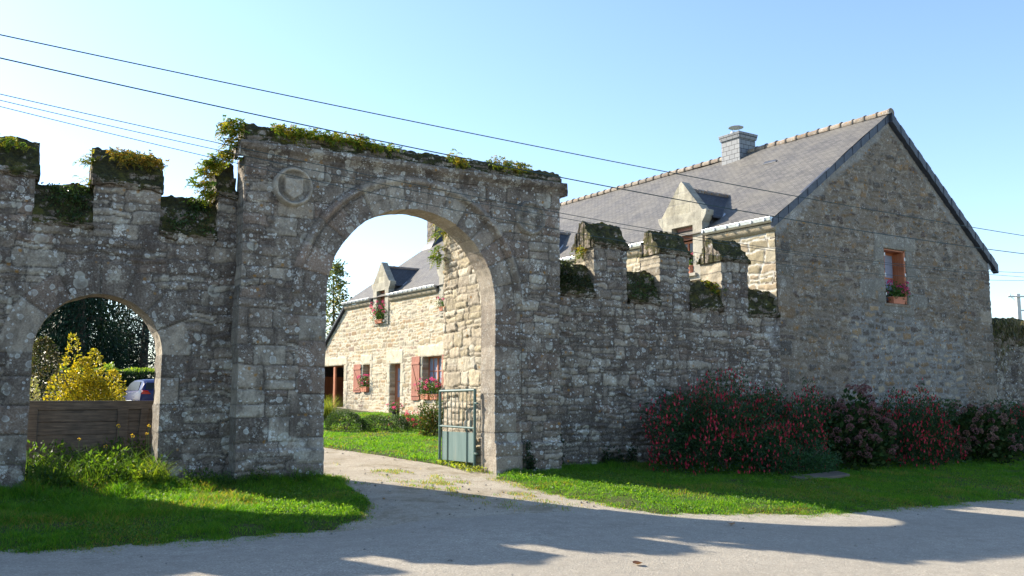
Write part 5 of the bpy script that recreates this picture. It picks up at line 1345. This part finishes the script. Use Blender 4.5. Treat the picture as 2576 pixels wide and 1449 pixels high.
for (dx, rx, h, n) in ((.1, 1.15, 1.75, 4600), (-.12, .8, 2.25, 2600), (-.42, .38, 2.9, 700), (.62, .55, 1.95, 1200), (.15, .5, 2.5, 900), (-.75, .45, 1.8, 700)):
    P_, d_ = cone_pts(n, (c_[0]+dx, c_[1], c_[2]), rx, rx*.85, h, r_, 91+int(dx*10), .45, .35)
    Qs_.append(leaf_quads(P_, d_+rdir(n, r_)*.9+np.array([0, 0, .7]), .085*(.6+.8*r_.random(n)), .052, pal_pick(YEL, n, r_), r_))
Q_ = cat(*Qs_); mk('foliage', *Q_[:2], M['leaf'], t_, Q_[2]); stems(c_, 1., 2.2, 7, r_, .03).build('stems', M['bark'], t_)
t_ = shrub_cone('olive_shrub', 'dull olive shrub with thin brown twig tips left of the golden shrub', 'shrub', (1.55, 30.2), 1.0, .9, 2.85, 4600, .09, .045, [(.05, .07, .025), (.07, .085, .03), (.10, .09, .05), (.12, .10, .07)], 92, .5, lump=.3)
shrub_cone('variegated_shrub', 'small pale variegated shrub at the left jamb of the small arch', 'shrub', (1.12, 25.5), .42, .4, 1.75, 500, .10, .06, [(.35, .33, .16), (.25, .28, .10), (.42, .40, .25)], 93, .7)
def tree(name, label, base, h, trunk, crown, pal, n, L, Wd, seed, mode='dome', mat='needle', group=None, droop=.0, lump=.35):
    b = (base[0], base[1], float(gz(*base))); t = thing(name, label, 'tree', b, group); r = np.random.default_rng(seed)
    m = MB(); m.tube([b, (b[0]+.1, b[1], b[2]+h*.4), (b[0], b[1]+.1, b[2]+h*.92)], [trunk, trunk*.7, trunk*.15], 9)
    for i in range(16):
        a = r.uniform(0, 6.28); z = b[2]+h*r.uniform(.2, .8); l = crown[0]*r.uniform(.4, .8)*(1-(z-b[2])/h*.6)
        m.tube([(b[0], b[1], z), (b[0]+math.cos(a)*l*.5, b[1]+math.sin(a)*l*.5, z+l*.2), (b[0]+math.cos(a)*l, b[1]+math.sin(a)*l, z+l*.1)], [trunk*.25, trunk*.15, .02], 5)
    m.build('trunk', M['bark'], t)
    k = 60; c0 = (b[0], b[1], b[2]+h*crown[2])
    if mode == 'cone': cp, cd = cone_pts(k*2, c0, crown[0], crown[1], h*(1-crown[2]), r, seed, .75, lump)
    else: cp, cd = dome_pts(k*2, c0, crown[0], crown[1], h*(1-crown[2])*.98, r, seed, lump, .35)
    i = r.integers(0, len(cp), n); sp = crown[0]*.17
    P = cp[i]+r.normal(size=(n, 3))*np.array([sp, sp, sp*(.8+droop)])
    D = cd[i]+rdir(n, r)*.8+np.array([0, 0, -droop*1.6])
    br = .65+.7*r.random(len(cp))
    Q = leaf_quads(P, D, L*(.6+.8*r.random(n)), Wd*(.7+.6*r.random(n)), pal_pick(pal, n, r)*br[i][:, None], r)
    mk('crown', *Q[:2], M[mat], t, Q[2]); return t
CON = [(.012, .035, .016), (.018, .045, .018), (.010, .028, .014)]
tree('weeping_conifer', 'large dark weeping conifer behind the golden shrub', (5.0, 61), 11.3, .4, (2.9, 2.8, .02), CON, 21000, .27, .075, 101, 'cone', droop=.9, lump=.2)
tree('conifer', 'dark conifer filling the left of the small arch', (2.6, 64), 10.6, .35, (2.9, 2.8, .03), [(.014, .034, .016), (.02, .045, .022)], 19000, .27, .08, 102, 'cone', droop=.3, lump=.25)
tree('conifer', 'bluish loose conifer with sky showing through, right of the weeping conifer', (9.4, 66), 10.4, .35, (3.3, 3.0, .10), [(.03, .055, .045), (.04, .065, .05), (.025, .045, .035)], 9500, .26, .08, 103, 'dome', droop=.2, lump=.5)
tree('conifer', 'dark low conifer behind the right end of the hedge', (12.6, 60), 7.0, .3, (2.8, 2.6, .02), CON, 12000, .26, .09, 104, 'cone', lump=.3)
tree('conifer', 'broad dark conifer at the back between the two tall ones', (7.2, 72), 9.0, .35, (3.4, 3.0, .0), CON, 14000, .30, .10, 105, 'dome', lump=.3)
tree('birch_tree', 'slender loose-leaved tree beyond the lean-to, seen through the big arch', (20.6, 60), 9.3, .16, (1.75, 1.7, .22), [(.10, .16, .05), (.16, .20, .06), (.22, .20, .06), (.08, .12, .05)], 3400, .24, .13, 106, 'cone', 'leaf', lump=.5)
tree('birch_tree', 'second thin tree at the very left of the big arch opening', (18.2, 57), 9.0, .14, (1.3, 1.2, .2), [(.14, .19, .05), (.20, .22, .06), (.10, .15, .05)], 2200, .24, .13, 107, 'cone', 'leaf', lump=.5)
def hedge():
    x0, x1, y0, y1 = 3.2, 15., 48., 49.3; z0 = float(gz(5, 48)); z1 = 2.75
    t = thing('laurel_hedge', 'dark clipped laurel hedge with bright sunlit tips behind the blue car', 'hedge', ((x0+x1)/2, 48.6, z0)); r = np.random.default_rng(12)
    MB().box(x0+.25, x1-.25, y0+.3, y1-.3, z0, z1-.25).build('inner_shade', M['dark_core'], t)  # solid near-black box among the leaves, standing in for the hedge's inner shade
    n = 9000; f = r.random(n) < .72
    x = r.uniform(x0, x1, n); y = np.where(f, y0+.18*r.random(n), r.uniform(y0, y1, n)); z = np.where(f, r.uniform(z0, z1, n), z1-.12*r.random(n))
    D = np.where(f[:, None], np.array([0, -1., .1]), np.array([0, 0, 1.]))+rdir(n, r)*.7
    Q = leaf_quads(np.stack([x, y, z], 1), D, .13, .075, pal_pick([(.018, .05, .018), (.025, .065, .02), (.014, .035, .014)], n, r), r)
    n = 1700; x = r.uniform(x0, x1, n); tp = vn(x*2.2, x*0, 3)
    P = np.stack([x, r.uniform(y0+.1, y1, n), z1+r.random(n)*.45*tp**1.5], 1)
    Q2 = leaf_quads(P, rdir(n, r)*.6+np.array([0, 0, 1]), .16, .08, pal_pick([(.22, .34, .04), (.30, .40, .06), (.14, .24, .04)], n, r), r)
    Q = cat(Q, Q2); mk('foliage', *Q[:2], M['leaf'], t, Q[2])
hedge()

# ---------------------------------------------------------------- blue hatchback
def car_paint():
    m, nt, bs = newmat('blue_car_paint'); bs.inputs['Base Color'].default_value = (.010, .016, .085, 1)
    bs.inputs['Roughness'].default_value = .28; bs.inputs['Metallic'].default_value = 0.
    bs.inputs['Specular IOR Level'].default_value = .25; bs.inputs['Coat Weight'].default_value = .12; bs.inputs['Coat Roughness'].default_value = .06; return m
def car():
    paint = car_paint(); blk = plain_mat('black_plastic', (.015, .015, .016), .5, var=.1); rub = plain_mat('tyre_rubber', (.02, .02, .02), .85, var=.1)
    al = plain_mat('alloy_rim', (.6, .6, .62), .3, .9, .05); red = plain_mat('tail_light_red', (.55, .01, .012), .12, var=.05, spec=.8); wht = plain_mat('clear_lamp', (.8, .75, .72), .12, var=.03, spec=.8)
    o = Vector((6.72, 41.6, float(gz(7, 42)))); hd = math.radians(7)
    fx = Vector((-math.sin(hd), math.cos(hd), 0)); sx = Vector((math.cos(hd), math.sin(hd), 0))
    t = thing('parked_car', 'dark blue hatchback parked in front of the laurel hedge', 'car', tuple(o)); fr = (o, fx, sx, Vector((0, 0, 1)))   # x forward from the rear bumper, y to the right
    st = [(0.0, .30, .78, .80, .84), (.04, .26, .84, .97, 1.0), (.25, .24, .87, 1.02, 1.05), (.9, .22, .88, .98, .98), (2.0, .22, .88, .95, .95), (2.9, .22, .88, .93, .93), (3.3, .23, .87, .90, .90), (3.9, .25, .82, .78, .78), (4.15, .30, .68, .62, .62)]
    def body_ring(x, zb, w, zbelt, zt): return [(x, -w*.90, zb), (x, -w, zb+.18), (x, -w*1.01, .62 if zt > .7 else .5), (x, -w*.97, zbelt*.93), (x, -w*.88, zbelt), (x, 0, zbelt+.02), (x, w*.88, zbelt), (x, w*.97, zbelt*.93), (x, w*1.01, .62 if zt > .7 else .5), (x, w, zb+.18), (x, w*.90, zb)]
    m = MB(fr); n = 11; vs = []; fs = []
    for s in st: vs += body_ring(*s)
    for i in range(len(st)-1):
        for j in range(n): fs.append((i*n+j, i*n+(j+1) % n, (i+1)*n+(j+1) % n, (i+1)*n+j))
    fs += [tuple(range(n))[::-1], tuple((len(st)-1)*n+j for j in range(n))]
    m.add(vs, fs)
    # cabin: roof skin with glass set in below it
    cb = [(.14, .66, .98, .90), (.30, .62, 1.30, .92), (.55, .60, 1.44, .9), (1.2, .60, 1.475, .9), (2.0, .59, 1.46, .9), (2.35, .60, 1.38, .9), (3.05, .68, .95, .9)]
    vs = []; fs = []
    for x, w, z, b in cb: vs += [(x, -.78, min(.94, z-.01)), (x, -w, z-.04), (x, -w*.8, z), (x, 0, z+.025), (x, w*.8, z), (x, w, z-.04), (x, .78, min(.94, z-.01))]
    n = 7
    for i in range(len(cb)-1):
        for j in range(n-1): fs.append((i*n+j, i*n+j+1, (i+1)*n+j+1, (i+1)*n+j))
    fs.append(tuple(range(n))[::-1])
    m.add(vs, fs)
    b = m.build('body', paint, t, .015, smooth_angle=40)
    def quad(name, pts, mat, d):
        p = [Vector(q) for q in pts]; nn = (p[1]-p[0]).cross(p[2]-p[0]).normalized()*d
        k = len(p); q = MB(fr); q.add([tuple(a) for a in p]+[tuple(a+nn) for a in p], [tuple(range(k))[::-1], tuple(range(k, 2*k))]+[(i, (i+1) % k, k+(i+1) % k, k+i) for i in range(k)])
        return q.build(name, mat, t)
    g = plain_mat('car_glass', (.03, .034, .036), .3, var=.1, spec=.12)
    for s in (-1, 1):
        f = lambda x, w, z: (x, s*w, z)
        quad('side_window', [f(.62, .775, 1.0), f(.78, .645, 1.37), f(2.0, .635, 1.385), f(2.30, .65, 1.32), f(2.75, .765, .99)], g, -.03*s)
        quad('tail_light', [f(-.015, .42, .84), f(-.015, .55, .98), f(.02, .76, 1.00), f(.02, .80, .84)], red, .03*s)
        quad('tail_light_lens', [f(.14, .86, .98), f(.02, .80, 1.02), f(.02, .78, .90), f(.12, .87, .92)], wht, -.03*s)
        mm = MB(fr); mm.hexa([f(2.35, .93, .98), f(2.50, .93, .98), f(2.52, 1.08, 1.0), f(2.38, 1.10, 1.0), f(2.35, .93, 1.13), f(2.50, .93, 1.13), f(2.50, 1.08, 1.12), f(2.38, 1.10, 1.12)]); mm.build('mirror', paint, t, .02)
        for wx in (.78, 3.35):
            w = MB(fr); prof = [(.20, -.10), (.30, -.10), (.315, -.07), (.315, .07), (.30, .10), (.20, .10)]
            k = 24; vs = []; fs = []
            for r_, yy in prof:
                for j in range(k): vs.append((wx+r_*math.cos(6.2832*j/k), s*.80+yy, .315+r_*math.sin(6.2832*j/k)))
            for i in range(len(prof)-1):
                for j in range(k): fs.append((i*k+j, i*k+(j+1) % k, (i+1)*k+(j+1) % k, (i+1)*k+j))
            w.add(vs, fs); wh = w.build('wheel', rub, t)
            rm = MB(fr); vs = [(wx, s*.885, .315)]; fs = []
            for j in range(k):
                rr = .205 if j % 4 < 3 else .17; vs.append((wx+rr*math.cos(6.2832*j/k), s*.905, .315+rr*math.sin(6.2832*j/k)))
            for j in range(k): fs.append((0, 1+j, 1+(j+1) % k))
            rm.add(vs, fs); rm.build('rim', al, wh)
        tr = MB(fr); tr.box(1.15, 2.9, s*.885-.012, s*.885+.012, .52, .57); tr.build('door_trim', M['zinc_dull'], t, .005)
    quad('rear_window', [(.155, -.60, 1.02), (.155, .60, 1.02), (.30, .54, 1.32), (.30, -.54, 1.32)], g, .02)
    bp = MB(fr); bp.box(-.06, .12, -.80, .80, .30, .58); bp.build('bumper', paint, t, .04)
    pl = MB(fr); pl.box(-.03, -.012, -.26, .26, .62, .73); pl.build('number_plate', M['white_plastic'], t, .004)
car()

# ---------------------------------------------------------------- fallen leaves
def dead_leaf(label, c, s, seed, colr):
    r = np.random.default_rng(seed); k = 9; an = np.linspace(0, 2*math.pi, k, endpoint=False)
    rad = s*(.55+.45*np.abs(np.cos(an*2.5)))*(.8+.4*r.random(k)); z = gz(c[0], c[1])+.03+s*.35*np.abs(np.sin(an+r.random()*3))
    V = np.concatenate([[[c[0], c[1], float(gz(*c))+.02]], np.stack([c[0]+rad*np.cos(an), c[1]+rad*np.sin(an), z], 1)])
    o = mk('dead_leaf', V, [(0, 1+i, 1+(i+1) % k) for i in range(k)], M['leaf'], None, np.tile(colr, (k+1, 1)), origin=(c[0], c[1], float(gz(*c))))
    tag(o, label, 'leaf')
dead_leaf('curled brown leaf lying on the open road', (6.95, 9.0), .075, 1, (.13, .06, .03))
dead_leaf('large ochre leaf in the sunlit right verge', (10.35, 11.0), .085, 2, (.36, .20, .10))
dead_leaf('dark brown leaf in the shaded grass of the right verge', (11.9, 12.3), .08, 3, (.16, .08, .05))
